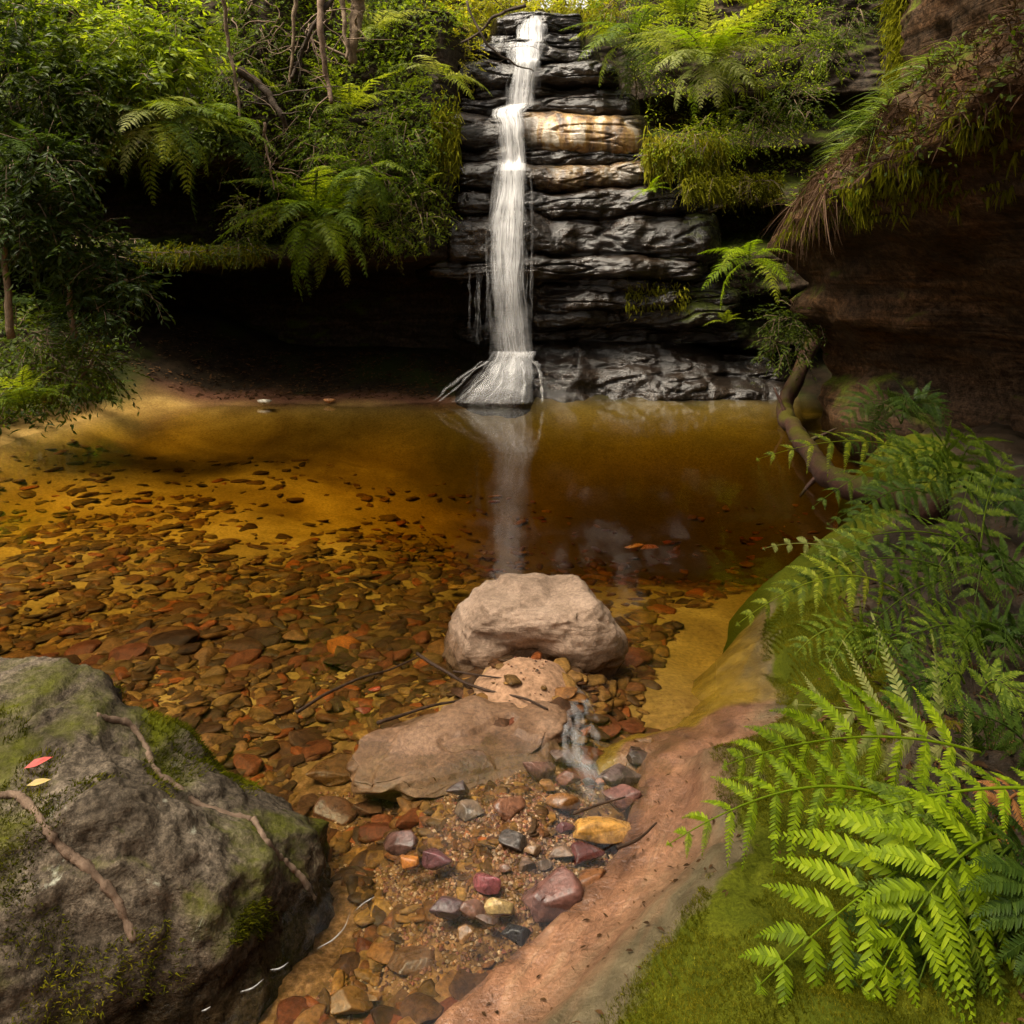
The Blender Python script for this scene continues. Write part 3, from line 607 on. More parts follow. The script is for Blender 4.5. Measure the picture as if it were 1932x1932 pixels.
# stones that can be told apart: crop x, crop y, width, height, colour, label
def C7(cx_, cy_): return ((600+cx_*.5175)*.92, (1100+cy_*.5175)*.92)
NAMED = [
 (1240, 1155, 225, 115, (.62, .31, .07), 'bright ochre yellow stone lying against the sandstone bank'),
 (1155, 1240, 130, 95, (.15, .035, .028), 'dark red stone tucked below the ochre yellow stone'),
 (1015, 1415, 235, 230, (.17, .075, .058), 'largest maroon brown stone on the gravel by the bank'),
 (1175, 1352, 125, 150, (.30, .12, .045), 'rust brown wedge stone between the maroon stone and the bank'),
 (775, 1360, 120, 85, (.34, .09, .10), 'purplish pink stone above the cream yellow block'),
 (830, 1452, 118, 105, (.62, .42, .17), 'cream yellow square stone among the maroon stones'),
 (718, 1460, 105, 75, (.26, .12, .08), 'small pinkish brown stone left of the cream yellow block'),
 (612, 1440, 130, 140, (.10, .05, .05), 'dark purple brown stone with a white water edge'),
 (885, 1568, 98, 75, (.03, .022, .02), 'small blackish stone ringed with white water'),
 (570, 1262, 118, 80, (.17, .06, .065), 'smooth purple stone right of the small orange stone'),
 (460, 1282, 78, 64, (.55, .19, .03), 'small vivid orange stone in the shallows'),
 (428, 1195, 125, 140, (.14, .065, .05), 'grey red triangular stone upstream of the orange stone'),
 (868, 1060, 125, 105, (.24, .10, .05), 'glossy heart shaped reddish brown stone on the gravel bar'),
 (695, 1078, 115, 90, (.20, .13, .08), 'flat grey brown stone at the left of the gravel bar'),
 (970, 908, 120, 115, (.20, .10, .07), 'brown stone at the top of the gravel bar'),
 (1075, 1048, 118, 105, (.36, .15, .04), 'mottled orange brown stone at the edge of the white flow'),
 (1014, 975, 66, 58, (.40, .18, .05), 'small orange brown stone above the mottled one'),
 (1092, 946, 88, 66, (.22, .09, .06), 'reddish stone standing in the white flow'),
 (1172, 966, 58, 48, (.06, .04, .035), 'small dark stone surrounded by the white flow'),
 (1300, 1025, 140, 110, (.20, .08, .06), 'striped red brown stone between the white flow and the bank'),
 (1305, 935, 160, 95, (.20, .13, .11), 'flat mauve grey stone washed by the white flow'),
 (1222, 965, 46, 46, (.5, .2, .1), 'small salmon pink stone in the white flow'),
 (660, 982, 92, 80, (.11, .06, .055), 'dark mauve stone at the upper left of the gravel bar'),
 (882, 1200, 110, 82, (.10, .075, .06), 'dark grey angular stone in the middle of the gravel bar'),
 (1080, 1146, 66, 66, (.17, .07, .07), 'small plum stone left of the ochre yellow stone'),
 (1370, 856, 165, 62, (.09, .05, .04), 'dark flat glossy stone against the golden ledge'),
 (1405, 808, 88, 44, (.30, .14, .05), 'small brown stone above the dark flat glossy one'),
 (1060, 862, 88, 68, (.22, .14, .12), 'mauve grey stone at the foot of the white flow'),
 (955, 1238, 66, 66, (.28, .16, .08), 'tan stone in the middle of the gravel bar'),
 (1056, 1242, 96, 58, (.26, .15, .09), 'flat tan brown stone near the dark red stone'),
 (996, 1286, 56, 72, (.24, .15, .1), 'upright beige stone above the largest maroon stone'),
 (926, 1296, 66, 56, (.20, .12, .08), 'round brown stone above the largest maroon stone'),
 (850, 1312, 56, 46, (.30, .14, .09), 'small pink brown stone right of the purplish pink stone'),
 (490, 1652, 200, 135, (.17, .08, .035), 'large brown stone lying under water in the foreground'),
 (240, 1832, 150, 150, (.26, .12, .03), 'large rusty orange stone near the bottom edge'),
 (318, 1812, 76, 76, (.32, .14, .03), 'small orange stone beside the large rusty one'),
 (680, 1560, 70, 92, (.34, .16, .05), 'orange tan stone below the small pinkish brown stone'),
 (600, 1612, 66, 52, (.32, .14, .03), 'little orange stone in the foreground shallows'),
 (325, 600, 44, 34, (.48, .06, .02), 'small red stone under water near the dark twigs'),
 (278, 682, 56, 42, (.40, .055, .025), 'small crimson stone under water left of the flat slab'),
 (1350, 36, 70, 34, (.50, .17, .04), 'orange stone on the pool bed right of the pale rock'),
 (1410, 40, 62, 30, (.42, .11, .04), 'red orange stone on the pool bed farthest right'),
 (640, 196, 84, 26, (.50, .24, .04), 'flat orange stone under water behind the pale rock'),
 (770, 1510, 70, 60, (.16, .08, .05), 'brown stone under the cream yellow block'),
 (150, 905, 220, 130, (.22, .10, .03), 'long golden brown stone under water by the mossy boulder'),
 (170, 1060, 150, 170, (.18, .075, .035), 'broad red brown slab stone beside the mossy boulder'),
 (300, 1060, 110, 130, (.13, .06, .03), 'broad dark brown slab stone next to the gravel'),
]
placed = []
for i, (cx_, cy_, w_, h_, col, lab) in enumerate(NAMED):
    px, py = C7(cx_, cy_+h_*.15)
    sub = any(k in lab for k in ('under water', 'pool bed', 'near the bottom', 'beside the large rusty', 'foreground shallows', 'slab stone'))
    p0 = W(px, py, 0); zb = float(bed_z(p0[0], p0[1])); zs = zb+.01 if sub else max(zb, -.03)+.012
    p = W(px, py, zs); wid = 1.22*w_*.5175/2100*p[1]/FOC; hei = 1.22*h_*.5175/2100*p[1]/FOC
    hz = min(hei*.45, wid*.4); dep = max(wid*.62, hei*.62)
    k = i % len(arche); V, T = arche[k]; sb = rockverts(4, 300+i, 14, .05, 1.8, (.42, .8))[0]
    Vn = sb/np.abs(sb).max(0)*np.array([wid*.5, dep*.5, hz*(.5 if sub else .75)])
    o = obj('stone', mesh('stone', Vn, tris=ico(4)[1], mat=single_stone_mat(tuple(c*.6 for c in col))), loc=(p[0], p[1], p[2]), rot=(rng.uniform(-.15, .15), rng.uniform(-.15, .15), rng.uniform(-.4, .4)))
    tag(o, lab, 'stone', 'stones told apart by colour in the shallows'); placed.append((p[0], p[1], wid*.5))

# random stones on the bed: the largest in view are objects, the rest one mass
def inboulder(x, y): return ((x-BC[0])/.92)**2+((y-BC[1])/.5)**2 < 1
def visible(x, y): return abs(x/y*FOC) < .5 and y > 1.6
NC = 88000; cy_ = 1.45+6.8*rng.random(NC)**1.8; cx_a = rng.uniform(-.86, .36, NC)*cy_/FOC*1.02
cx_a = np.concatenate([rng.normal(0, .14, 900), cx_a]); cy_ = np.concatenate([rng.normal(2.2, .17, 900), cy_]); csh = shore_s(cx_a, cy_); cpt = pnoise(cx_a*.9+7, cy_*.9, 2.2)
cand = []; pa = np.array(placed)
for x, y, sh, patch in zip(cx_a, cy_, csh, cpt):
    if len(cand) >= 14500: break
    if random.random() > (1 if y < 4.2 else max(.12, .75-.2*(y-4.2))): continue
    if sh > -.03 or (sh > -.45 and y > 2.66 and x > .5): continue
    if x < -4.3-.1*(8.6-y): continue
    if inboulder(x, y) or ((x-.075)/.36)**2+((y-3.36)/.25)**2 < 1 or ((x+.2)/.3)**2+((y-2.63)/.16)**2 < 1: continue
    if ((x-.03)/.17)**2+((y-3.0)/.2)**2 < 1 and random.random() < .93: continue
    bar = ((x-.0)/.19)**2+((y-2.22)/.26)**2 < 1
    if y > 3.2 and patch > .30 and random.random() < .8: continue            # open sand between the stones
    L = .014+.062*random.random()**1.8 if y < 3.5 else .024+.075*random.random()**2
    if y < 2.4: L = min(L, .052)*random.uniform(.6, 1.0)
    if bar: L = .008+.026*random.random()**1.6
    if ((x-pa[:, 0])**2+(y-pa[:, 1])**2 < (pa[:, 2]+L*.5)**2).any(): continue
    cand.append((x, y, L, bar))
czb = bed_z(np.array([c[0] for c in cand]), np.array([c[1] for c in cand]))
LAND = [(-1.9, 3.2, 'left sand patch'), (-.9, 3.6, 'midpool shallows'), (-1.3, 2.9, 'mossy boulder peak'), (-.42, 2.0, 'mossy boulder tip'), (-.25, 3.3, 'pale rock'), (.4, 3.3, 'pale rock right edge'), (-.5, 2.6, 'flat slab left end'), (.15, 2.6, 'flat slab right end'), (-.9, 2.6, 'mossy boulder top')]
for q_, key_ in zip(placed, NAMED):
    if key_[5] in ('cream yellow square stone among the maroon stones', 'small vivid orange stone in the shallows', 'largest maroon brown stone on the gravel by the bank', 'dark purple brown stone with a white water edge'): LAND.append((q_[0], q_[1], key_[5].split(' in the ')[0].split(' on the ')[0].split(' with ')[0].split(' among ')[0]))
    if key_[5].startswith(('large rusty', 'large brown stone', 'small crimson', 'flat orange', 'long golden', 'broad red brown', 'dark flat glossy')): LAND.append((q_[0], q_[1], ' '.join(key_[5].split()[:3 if not key_[5].startswith('broad') else 5]).replace(' near', '').replace(' lying', '')))
score = sorted(range(len(cand)), key=lambda i: -cand[i][2]/cand[i][1]*(1 if visible(cand[i][0], cand[i][1]) else 0))
big = set(score[:230]); mass = MB()
zone = {}
stone_me = {}
REDS = [(.34, .07, .02), (.40, .13, .03)]
PAL = {'dark brown': [(.05, .023, .011), (.065, .03, .014)], 'red brown': [(.12, .037, .014), (.10, .03, .013)], 'tan brown': [(.15, .065, .02), (.18, .085, .03)], 'orange': [(.32, .11, .018), (.28, .085, .015)]}
for i, (x, y, L, bar) in enumerate(cand):
    zb = czb[i]
    if i in big:
        kind = random.choices(list(PAL), [6, 5, 4, .3])[0]; col = random.choice(PAL[kind])
        k = random.randrange(len(arche)); key = (k, kind, col)
        if key not in stone_me: stone_me[key] = mesh('stone', arche[k][0], tris=arche[k][1], mat=single_stone_mat(col, (.3, .6)))
        ysc = random.uniform(.6, 1.1)
        o = obj('stone', stone_me[key], loc=(x, y, zb+L*.12), rot=(random.uniform(-.2, .2), random.uniform(-.2, .2), random.uniform(0, 6.28)), scale=(L, L*ysc, L*random.uniform(.4, .9)))
        lx, ly, ln_ = min(LAND, key=lambda q: (q[0]-x)**2+(q[1]-y)**2)
        du = (x/y-lx/ly)*y; dv = y-ly; rel = ('right of' if du > 0 else 'left of') if abs(du) > abs(dv) else ('beyond' if dv > 0 else 'in front of')
        size = 'small' if L < .03 else ('middling' if L < .045 else 'large')
        tag(o, '%s %s %s stone in water %s the %s' % (size, 'narrow' if ysc < .76 else ('broad' if ysc > .95 else 'oval'), kind, rel, ln_), 'stone', 'stones lying under the clear amber water')
    else:
        V, T = arche1[random.randrange(len(arche1))]
        a = random.uniform(0, 6.28); R = np.array(Matrix.Rotation(a, 3, 'Z') @ Matrix.Rotation(random.uniform(-.25, .25), 3, 'X'))
        mass.add((V*np.array([L, L*random.uniform(.6, 1.1), L*random.uniform(.4, .9)]))@R.T+np.array([x, y, zb+L*.03]), T=T)
tag(obj('bed_stones', mass.mesh('bed_stones', M['stones'], True)), 'countless smaller brown stones covering the pool bed', 'stones', kind='stuff')
# gravel on the bar
gv = MB(); oc = np.array([(1, 0, 0), (-1, 0, 0), (0, 1, 0), (0, -1, 0), (0, 0, 1), (0, 0, -1)], float)*np.array([1, .8, .6]); ot = np.array([(0, 2, 4), (2, 1, 4), (1, 3, 4), (3, 0, 4), (2, 0, 5), (1, 2, 5), (3, 1, 5), (0, 3, 5)])
gxx = np.concatenate([rng.normal(-.01, .17, 5200), rng.normal(.03, .1, 100), rng.uniform(-.65, .3, 7000)]); gyy = np.concatenate([rng.normal(2.2, .18, 5200), rng.normal(2.98, .12, 100), rng.uniform(1.5, 2.6, 7000)])
gok = (shore_s(gxx, gyy) < -.02) & ~inboulder(gxx, gyy); gzz = bed_z(gxx, gyy)
for i in np.where(gok)[0]:
    L = rng.uniform(.002, .009) if i < 5200 else rng.uniform(.002, .007); a_ = rng.uniform(0, 6.28); c_, s_ = math.cos(a_), math.sin(a_)
    gv.add((oc*L*rng.uniform(.7, 1.3, (6, 1)))@np.array([(c_, s_, 0), (-s_, c_, 0), (0, 0, 1)])+np.array([gxx[i], gyy[i], gzz[i]+L*.3]), T=ot)
tag(obj('gravel', gv.mesh('gravel', M['gravel'], False)), 'coarse pinkish gravel of the bar by the bank', 'gravel', kind='stuff')

# ------------------------------------------------------------------ the waterfall
fall = empty('waterfall', (0, 9.7, 0), 'white silky waterfall dropping over stepped dark rock into the pool', 'waterfall')
def C3(cx_, cy_, d):
    return np.array([((850+cx_*.44)/2100-.5)*d/FOC, d, zrow(cy_*.44/2100, d)])
def sheet(name, rows, mat, n=48, wob=.03, seed=0, dens=None, off=0):
    """rows: (crop left, crop right, crop y, depth)"""
    L = np.array([C3(a, c, d) for a, b, c, d in rows]); R = np.array([C3(b, c, d) for a, b, c, d in rows]); m = max(40, len(rows)*9)
    Lp, Rp = smoothpath(L, m), smoothpath(R, m); u = np.linspace(0, 1, n)
    V = Lp[:, None]*(1-u[None, :, None])+Rp[:, None]*u[None, :, None]
    tt = np.linspace(0, 1, m)[:, None]; uu = np.broadcast_to(u[None, :], (m, n))
    V[..., 1] -= off+wob*(1+fbm(uu*4, tt*2, seed+.3, 2))*.35+.05*np.sin(uu*math.pi)
    V[..., 0] += .02*fbm(uu*5, tt*7, seed+4.3, 2)+.03*fbm(uu*1.3, tt*3, seed+7.3, 2)
    dn = np.ones((m, n)) if dens is None else np.broadcast_to(np.interp(np.linspace(0, 1, m), np.linspace(0, 1, len(dens)), dens)[:, None], (m, n))
    ln = np.linalg.norm(np.diff(Lp, axis=0), axis=1).sum()
    return obj(name, mesh(name, V, gridfaces(m, n), mat=mat, uv=np.stack([uu+seed, np.broadcast_to(tt*ln, (m, n))], -1).reshape(-1, 2) if False else np.stack([uu, np.broadcast_to(tt*ln+seed*3.3, (m, n))], -1).reshape(-1, 2), attrs={'dens': dn}), fall, loc=(0, -9.7, 0))
TOP = [(475, 610, 92, 11.72), (462, 618, 140, 11.55), (455, 622, 205, 11.40), (430, 620, 215, 11.30), (425, 612, 290, 11.10), (440, 608, 300, 11.02), (425, 585, 400, 10.98), (412, 575, 500, 10.92)]
MID = [(405, 560, 495, 10.85), (345, 535, 525, 10.45), (372, 532, 600, 10.32), (382, 538, 690, 10.30), (378, 542, 760, 10.28), (372, 545, 800, 10.18)]
LOW = [(362, 545, 770, 10.20), (350, 550, 900, 10.12), (328, 552, 1000, 10.06), (322, 545, 1100, 10.02), (318, 540, 1200, 9.98), (316, 545, 1320, 9.92), (318, 560, 1450, 9.90), (322, 572, 1560, 9.88), (330, 585, 1655, 9.86)]
FAN = [(335, 588, 1635, 9.96), (318, 592, 1665, 9.88), (270, 595, 1725, 9.76), (195, 598, 1800, 9.66), (105, 602, 1872, 9.58)]
for k, (nm, rows, dn) in enumerate((('upper_cascade', TOP, (.8, .7, 1, .7, .95, .65, .8)), ('middle_cascade', MID, (.6, 1, 1, 1)), ('lower_fall', LOW, (1, .8, 1, .75, .95, .7, .8, .55, .6, .45, .5, .45, .5)), ('splash_fan', FAN, (.9, .5, .42, .4, .2)))):
    for j in range(3):
        rr = [(a-12, b+12, c, d) for a, b, c, d in rows] if j == 0 else [(a+(b-a)*(.15 if j == 1 else .4), b-(b-a)*(.3 if j == 1 else .08), c, d) for a, b, c, d in rows]
        sheet(nm, rr, M['veil' if (nm == 'splash_fan' or j == 0) else 'fall'], seed=k*2+j+.5, dens=dn, off=.03+.05*j)
# thin separate strands
for k in range(26):
    a = rng.uniform(245, 590); top = rng.uniform(1205, 1300) if a < 315 else rng.uniform(520, 1250); bot = rng.uniform(1500, 1640)
    wd = rng.uniform(2, 9)
    d0 = float(np.interp(top, [500, 760, 1200, 1640], [10.4, 10.2, 9.95, 9.84])); d1 = float(np.interp(bot, [500, 760, 1200, 1640], [10.4, 10.2, 9.95, 9.84]))
    if a > 545 and top < 1150: top = rng.uniform(1150, 1300)
    if a < 350 and top < 1000: top = rng.uniform(1000, 1200)
    sheet('strand', [(a, a+wd, top, d0-.02), (a, a+wd, (top+bot)/2, (d0+d1)/2-.04), (a, a+wd*.8, bot, d1-.02)], M['fall'], n=3, wob=.01, seed=40+k, dens=(.0, .16, .14, .0), off=.04)
for k, (pts) in enumerate([[(315, 1680), (215, 1755), (90, 1862)], [(330, 1680), (210, 1790), (120, 1865)], [(360, 1680), (300, 1770), (205, 1865)], [(420, 1680), (400, 1780), (330, 1866)], [(500, 1680), (510, 1780), (500, 1868)], [(560, 1680), (590, 1780), (600, 1868)]]):
    rows = [(a-9, a+12, b, d) for (a, b), d in zip(pts, (9.78, 9.66, 9.52))]
    sheet('strand', rows, M['veil'], n=9, wob=.01, seed=80+k, dens=(.7, .6, .35), off=.03)
# rock under the fan
V, T = ico(5); V = np.sign(V)*np.abs(V)**.8; q = V*2.5; V = V*(1+.09*fbm(q[:, 0], q[:, 1], q[:, 2], 5))[:, None]*np.array([.66, .55, .60]); V = planecut(V, (-.62, -.15, .75), .34, .85); V = planecut(V, (.8, -.2, .3), .42, .9); V = planecut(V, (0, -.6, .75), .46, .8)
o = obj('rock_layer', mesh('rock_layer', V, tris=T, mat=M['wet'], attrs={'moss': np.zeros(len(V))}), cliff, loc=(-.18, 10.14, .0))
# white line where the fan meets the pool, and white flow with sky glare painted into it in the foreground
def ribbon(name, pts, wid, mat, parent=None, n=7, seed=0, dens=.9, lift=.006):
    Pp = smoothpath([W(a, b, lift) for a, b in pts], 60); T_ = np.gradient(Pp, axis=0); S = np.stack([T_[:, 1], -T_[:, 0], 0*T_[:, 0]], 1); S /= np.linalg.norm(S, axis=1)[:, None]+1e-9
    wd = np.interp(np.linspace(0, 1, 60), np.linspace(0, 1, len(wid)), wid); u = np.linspace(0, 1, n)
    V = Pp[:, None]+S[:, None]*((u-.5)[None, :, None])*wd[:, None, None]; V[..., 2] += .006*np.sin(u*math.pi)[None]+.004*fbm(V[..., 0]*14, V[..., 1]*14, seed, 2)
    uv = np.stack([np.broadcast_to(u[None], (60, n)), np.broadcast_to(np.linspace(0, 1, 60)[:, None], (60, n))], -1)
    dn = np.broadcast_to((dens*np.sin(np.linspace(0.05, math.pi-.05, 60))**.5)[:, None], (60, n))
    return obj(name, mesh(name, V, gridfaces(60, n), mat=mat, uv=uv.reshape(-1, 2), attrs={'dens': dn}), parent)
fl = ribbon('glare_flow', [(1060, 1275), (1075, 1310), (1085, 1345), (1088, 1390), (1090, 1430), (1110, 1470), (1130, 1520)], (.10, .20, .24, .24, .22, .18, .10), M['foam'], n=40, seed=2, dens=.75, lift=.006)
tag(fl, 'thin white veil of flowing water and painted sky glare by the slab', 'water flow')

def C8b(x, y): return (x*.414*.92, (1300+y*.414)*.92)
for k, (pts, lb) in enumerate([([(1735, 1390), (1700, 1470), (1640, 1530), (1570, 1570)], 'longest thin white foam line curving beside the boulder'), ([(1340, 1675), (1390, 1660), (1430, 1635)], 'short white foam line below the boulder edge'), ([(1190, 1785), (1250, 1765), (1305, 1725)], 'white foam line under the dark boulder foot'), ([(1760, 1380), (1800, 1340), (1855, 1310)], 'white foam streak on the brown stone by the boulder'), ([(1000, 1880), (1020, 1872), (1045, 1862)], 'tiny white foam dash nearest the bottom edge')]):
    o = ribbon('foam_line', [C8b(*p_) for p_ in pts], (.001, .005, .005, .001), M['fall'], n=5, seed=30+k, dens=.9, lift=.004); tag(o, lb, 'foam', 'thin foam lines on the shallows')
# ------------------------------------------------------------------ plants: leaves, shrubs, ferns
def unit(v): return v/(np.linalg.norm(v, axis=-1, keepdims=True)+1e-9)
def leaves(Pb, D, Nn, L, Wd, curl=.15):
    """n leaf blades: base, direction, normal, length, width -> verts, tris (6 verts, 4 tris each)"""
    n = len(Pb); D = unit(D); S = unit(np.cross(D, Nn)); U = np.cross(S, D); L = np.asarray(L)[:, None]; Wd = np.asarray(Wd)[:, None]
    V = np.stack([Pb, Pb+D*L*.38+S*Wd*.5+U*Wd*.16, Pb+D*L*.38-S*Wd*.5+U*Wd*.16, Pb+D*L*.45, Pb+D*L-U*L*curl, Pb+D*L*.72+S*Wd*.34+U*Wd*.05, Pb+D*L*.72-S*Wd*.34+U*Wd*.05], 1)
    T = np.array([(0, 3, 1), (0, 2, 3), (1, 3, 5), (3, 2, 6), (3, 4, 5), (3, 6, 4)])
    T = (T[None]+7*np.arange(n)[:, None, None]).reshape(-1, 3)
    return V.reshape(-1, 3), T
def crown(blobs, ntw, leafL, per=10, seed=0, droop=.35, ratio=.34, twig=.3, flat=.55):
    """blobs: (centre, radii); leaves set along little twigs through the volume"""
    r = np.random.default_rng(seed); vol = np.array([np.prod(b[1]) for b in blobs])**.7; vol /= vol.sum(); Vs = []; Ts = []; off = 0; tw = MB()
    PB, DD, NN, LL = [], [], [], []
    for (c, rad), f in zip(blobs, vol):
        n = max(4, int(ntw*f)); dirs = unit(r.normal(size=(n, 3))); rr = r.uniform(.25, 1.0, (n, 1))**.6
        nz = fbm(dirs[:, 0]*2.2+seed, dirs[:, 1]*2.2, dirs[:, 2]*2.2, 3)[:, None]
        st = np.asarray(c)+dirs*rr*(1+.35*nz)*np.asarray(rad)
        td = unit(dirs*.8+r.normal(size=(n, 3))*.45+np.array([0, -.15, -droop])); tl = twig*r.uniform(.6, 1.3, (n, 1))
        for i in range(n):
            t = np.linspace(.1, 1, per)[:, None]; pts = st[i]+td[i]*tl[i]*t-np.array([0, 0, 1])*(.25*tl[i]*t*t)
            side = unit(np.cross(td[i], [0, 0, 1])+1e-6); sg = np.where(np.arange(per) % 2 == 0, 1, -1)[:, None]
            d = side*sg*.8+td[i]*.7+r.normal(size=(per, 3))*.22-np.array([0, 0, droop*.6])
            PB.append(pts); DD.append(d); NN.append(np.array([0, 0, 1])*flat+r.normal(size=(per, 3))*.35+np.array([0, -.25, 0])); LL.append(leafL*r.uniform(.55, 1.2, per))
            if i % 3 == 0: tw.tube(np.array([st[i]-td[i]*tl[i]*.3, st[i]+td[i]*tl[i]*.5, pts[-1]]), [.006, .004, .0015], 3)
    PB = np.concatenate(PB); DD = np.concatenate(DD); NN = np.concatenate(NN); LL = np.concatenate(LL)
    return leaves(PB, DD, NN, LL, LL*ratio), tw
def shrub(name, base, blobs, ntw, leafL, mat, label, cat, group, seed, per=10, trunk=None, tr=.03, bark='trunk', **kw):
    root = empty(name, base, label, cat, group); b = np.asarray(base, float)
    (V, T), tw = crown(blobs, ntw, leafL, per, seed, **kw)
    obj('crown', mesh('crown', V-b, tris=T, mat=M[mat], smooth=False), root)
    mb = MB()
    for path in (trunk or []):
        pp = smoothpath(path, 16, .02, seed); mb.tube(pp-b, np.linspace(tr, tr*.4, 16), 7)
    r = np.random.default_rng(seed+9)
    if not trunk:
        for c, rad in blobs:
            e = np.asarray(c)+r.normal(size=3)*.1; m_ = (b+e)/2+np.array([0, 0, -.05]); mb.tube(smoothpath([b, m_, e], 8, .02, seed)-b, np.linspace(tr, tr*.3, 8), 5)
    obj('trunk', mb.mesh('trunk', M[bark]), root)
    for i, v in enumerate(tw.V): tw.V[i] = v-b
    obj('twigs', tw.mesh('twigs', M[bark]), root)['kind'] = 'stuff'
    return root
def B(px, py, d, rx, ry, dz=None):
    """an ellipsoid of foliage centred on a sight line; radii in picture pixels (converted to metres there)"""
    k = d/FOC/1932; return (P(px, py, d), np.array([rx*k, (dz or (rx+ry)/2*1.0)*k, ry*k]))

# --- fern fronds
def pinnule_verts(Pb, D, Nn, L, Wd, fine):
    n = len(Pb); D = unit(D); S = unit(np.cross(D, Nn)); U = np.cross(S, D); L = np.asarray(L)[:, None]; Wd = np.asarray(Wd)[:, None]
    if fine:
        rows = []
        for t, wf in ((0, 1.0), (.3, 1.0), (.62, .82), (.85, .45)):
            c = Pb+D*L*t-U*L*.18*t*t
            rows += [c+S*Wd*.5*wf+U*Wd*.10, c, c-S*Wd*.5*wf+U*Wd*.10]
        rows.append(Pb+D*L-U*L*.2); V = np.stack(rows, 1)
        q = []
        for r_ in range(3):
            a = r_*3; q += [(a, a+1, a+4, a+3), (a+1, a+2, a+5, a+4)]
        Q = (np.array(q)[None]+13*np.arange(n)[:, None, None]).reshape(-1, 4); T = (np.array([(9, 10, 12), (10, 11, 12)])[None]+13*np.arange(n)[:, None, None]).reshape(-1, 3)
        return V.reshape(-1, 3), Q, T
    V = np.stack([Pb+S*Wd*.3, Pb-S*Wd*.3, Pb+D*L*.55-S*Wd*.5-U*L*.05, Pb+D*L-U*L*.15, Pb+D*L*.55+S*Wd*.5-U*L*.05], 1)
    Q = (np.array([(0, 1, 2, 4)])[None]+5*np.arange(n)[:, None, None]).reshape(-1, 4); T = (np.array([(4, 2, 3)])[None]+5*np.arange(n)[:, None, None]).reshape(-1, 3)
    return V.reshape(-1, 3), Q, T
def pinna(mb, p0, d, nrm, L, npn, plen, fine, r, sag=.25, stem=.0012, simple=False):
    """one pinna: a midrib with two rows of pinnules"""
    d = unit(d); t = np.linspace(0, 1, npn+2)[1:-1]; mid = lambda tt: p0+d*L*tt[:, None]-np.array([0, 0, 1])*(sag*L*tt[:, None]**2)-nrm*(.05*L*tt[:, None]**2)
    c = mid(t); tan = unit(np.gradient(mid(np.linspace(0, 1, npn+2)), axis=0))[1:-1]; s = unit(np.cross(tan, nrm))
    ln = plen*np.minimum(1, (1-t)**.85*1.35+.10)*np.minimum(1, t*5+.5); sp = L/npn
    for sg in (1, -1):
        dd = s*sg*.9+tan*.68+r.normal(size=s.shape)*.06
        nn = np.broadcast_to(nrm, s.shape)+s*sg*.12+r.normal(size=s.shape)*.10
        V, Q, T = pinnule_verts(c+tan*sp*(.25*sg), dd, nn, ln*r.uniform(.88, 1.1, len(t)), np.minimum(sp*.74, ln*.42), fine); mb.add(V, Q, T)
    if stem: mb.tube(mid(np.linspace(0, 1, 6)), np.linspace(stem, stem*.3, 6), 3)
    tp = mid(np.array([.93])); V, Q, T = pinnule_verts(tp, tan[-1:], nrm[None], np.array([sp*1.7]), np.array([sp*.55]), fine); mb.add(V, Q, T)
def frond_geo(base, ctrl, tip, up, npair, plen, npn, pnl, fine, seed, start=.22, sag=.25, sep=False, fwd=.42, stemr=.004, tshape=1.0):
    r = np.random.default_rng(seed); base, ctrl, tip, up = [np.asarray(a, float) for a in (base, ctrl, tip, up)]
    bz = lambda t: ((1-t)**2)[:, None]*base+(2*t*(1-t))[:, None]*ctrl+(t*t)[:, None]*tip
    ts = np.linspace(0, 1, 30); R = bz(ts); stem = MB(); stem.tube(R, np.linspace(stemr, stemr*.25, 30), 5)
    pieces = []; one = MB()
    for k in range(npair):
        f = k/(npair-1); t = start+(1-start)*(1-(1-f)**1.15)*.985; p = bz(np.array([t]))[0]; T_ = unit(bz(np.array([min(t+.02, 1.0)]))[0]-bz(np.array([t-.02]))[0])
        n = unit(up-T_*(up@T_)); S = np.cross(T_, n)
        env = (1-f)**.8*(.55+.45*min(1, f*3.5))*tshape+.035
        for sg in (1, -1):
            L = plen*env*r.uniform(.78, 1.1); d = S*sg+T_*(fwd+.5*f)+n*r.uniform(-.05, .12)
            m_ = max(4, int(npn*(.35+.65*min(1, env)))); mb = MB() if sep else one
            pinna(mb, p+T_*r.uniform(-.004, .004), d+r.normal(size=3)*.09, unit(n+S*sg*.15+r.normal(size=3)*.2), L, m_, pnl*(.45+.55*min(1, env*1.1)), fine, r, sag*r.uniform(.5, 1.6))
            if sep: pieces.append(mb)
    return stem, pieces, one
def fern_thing(name, loc, label, cat='fern', group=None): return empty(name, loc, label, cat, group)
def add_frond(root, base, ctrl, tip, up, mat, seed, npair=14, plen=.2, npn=14, pnl=.03, fine=True, sep=False, start=.22, sag=.25, stemmat='fern_dark', **kw):
    o = np.array(root.location); stem, pcs, one = frond_geo(np.asarray(base)-o, np.asarray(ctrl)-o, np.asarray(tip)-o, up, npair, plen, npn, pnl, fine, seed, start, sag, sep, **kw)
    if sep:
        fr = obj('frond', stem.mesh('frond', M[mat]), root)
        for mb in pcs: obj('leaflet', mb.mesh('leaflet', M[mat]), fr)
    else:
        for v, in zip(stem.V): pass
        one.add(stem.V[0], stem.Q[0], stem.T[0]); fr = obj('frond', one.mesh('frond', M[mat]), root)
    return fr

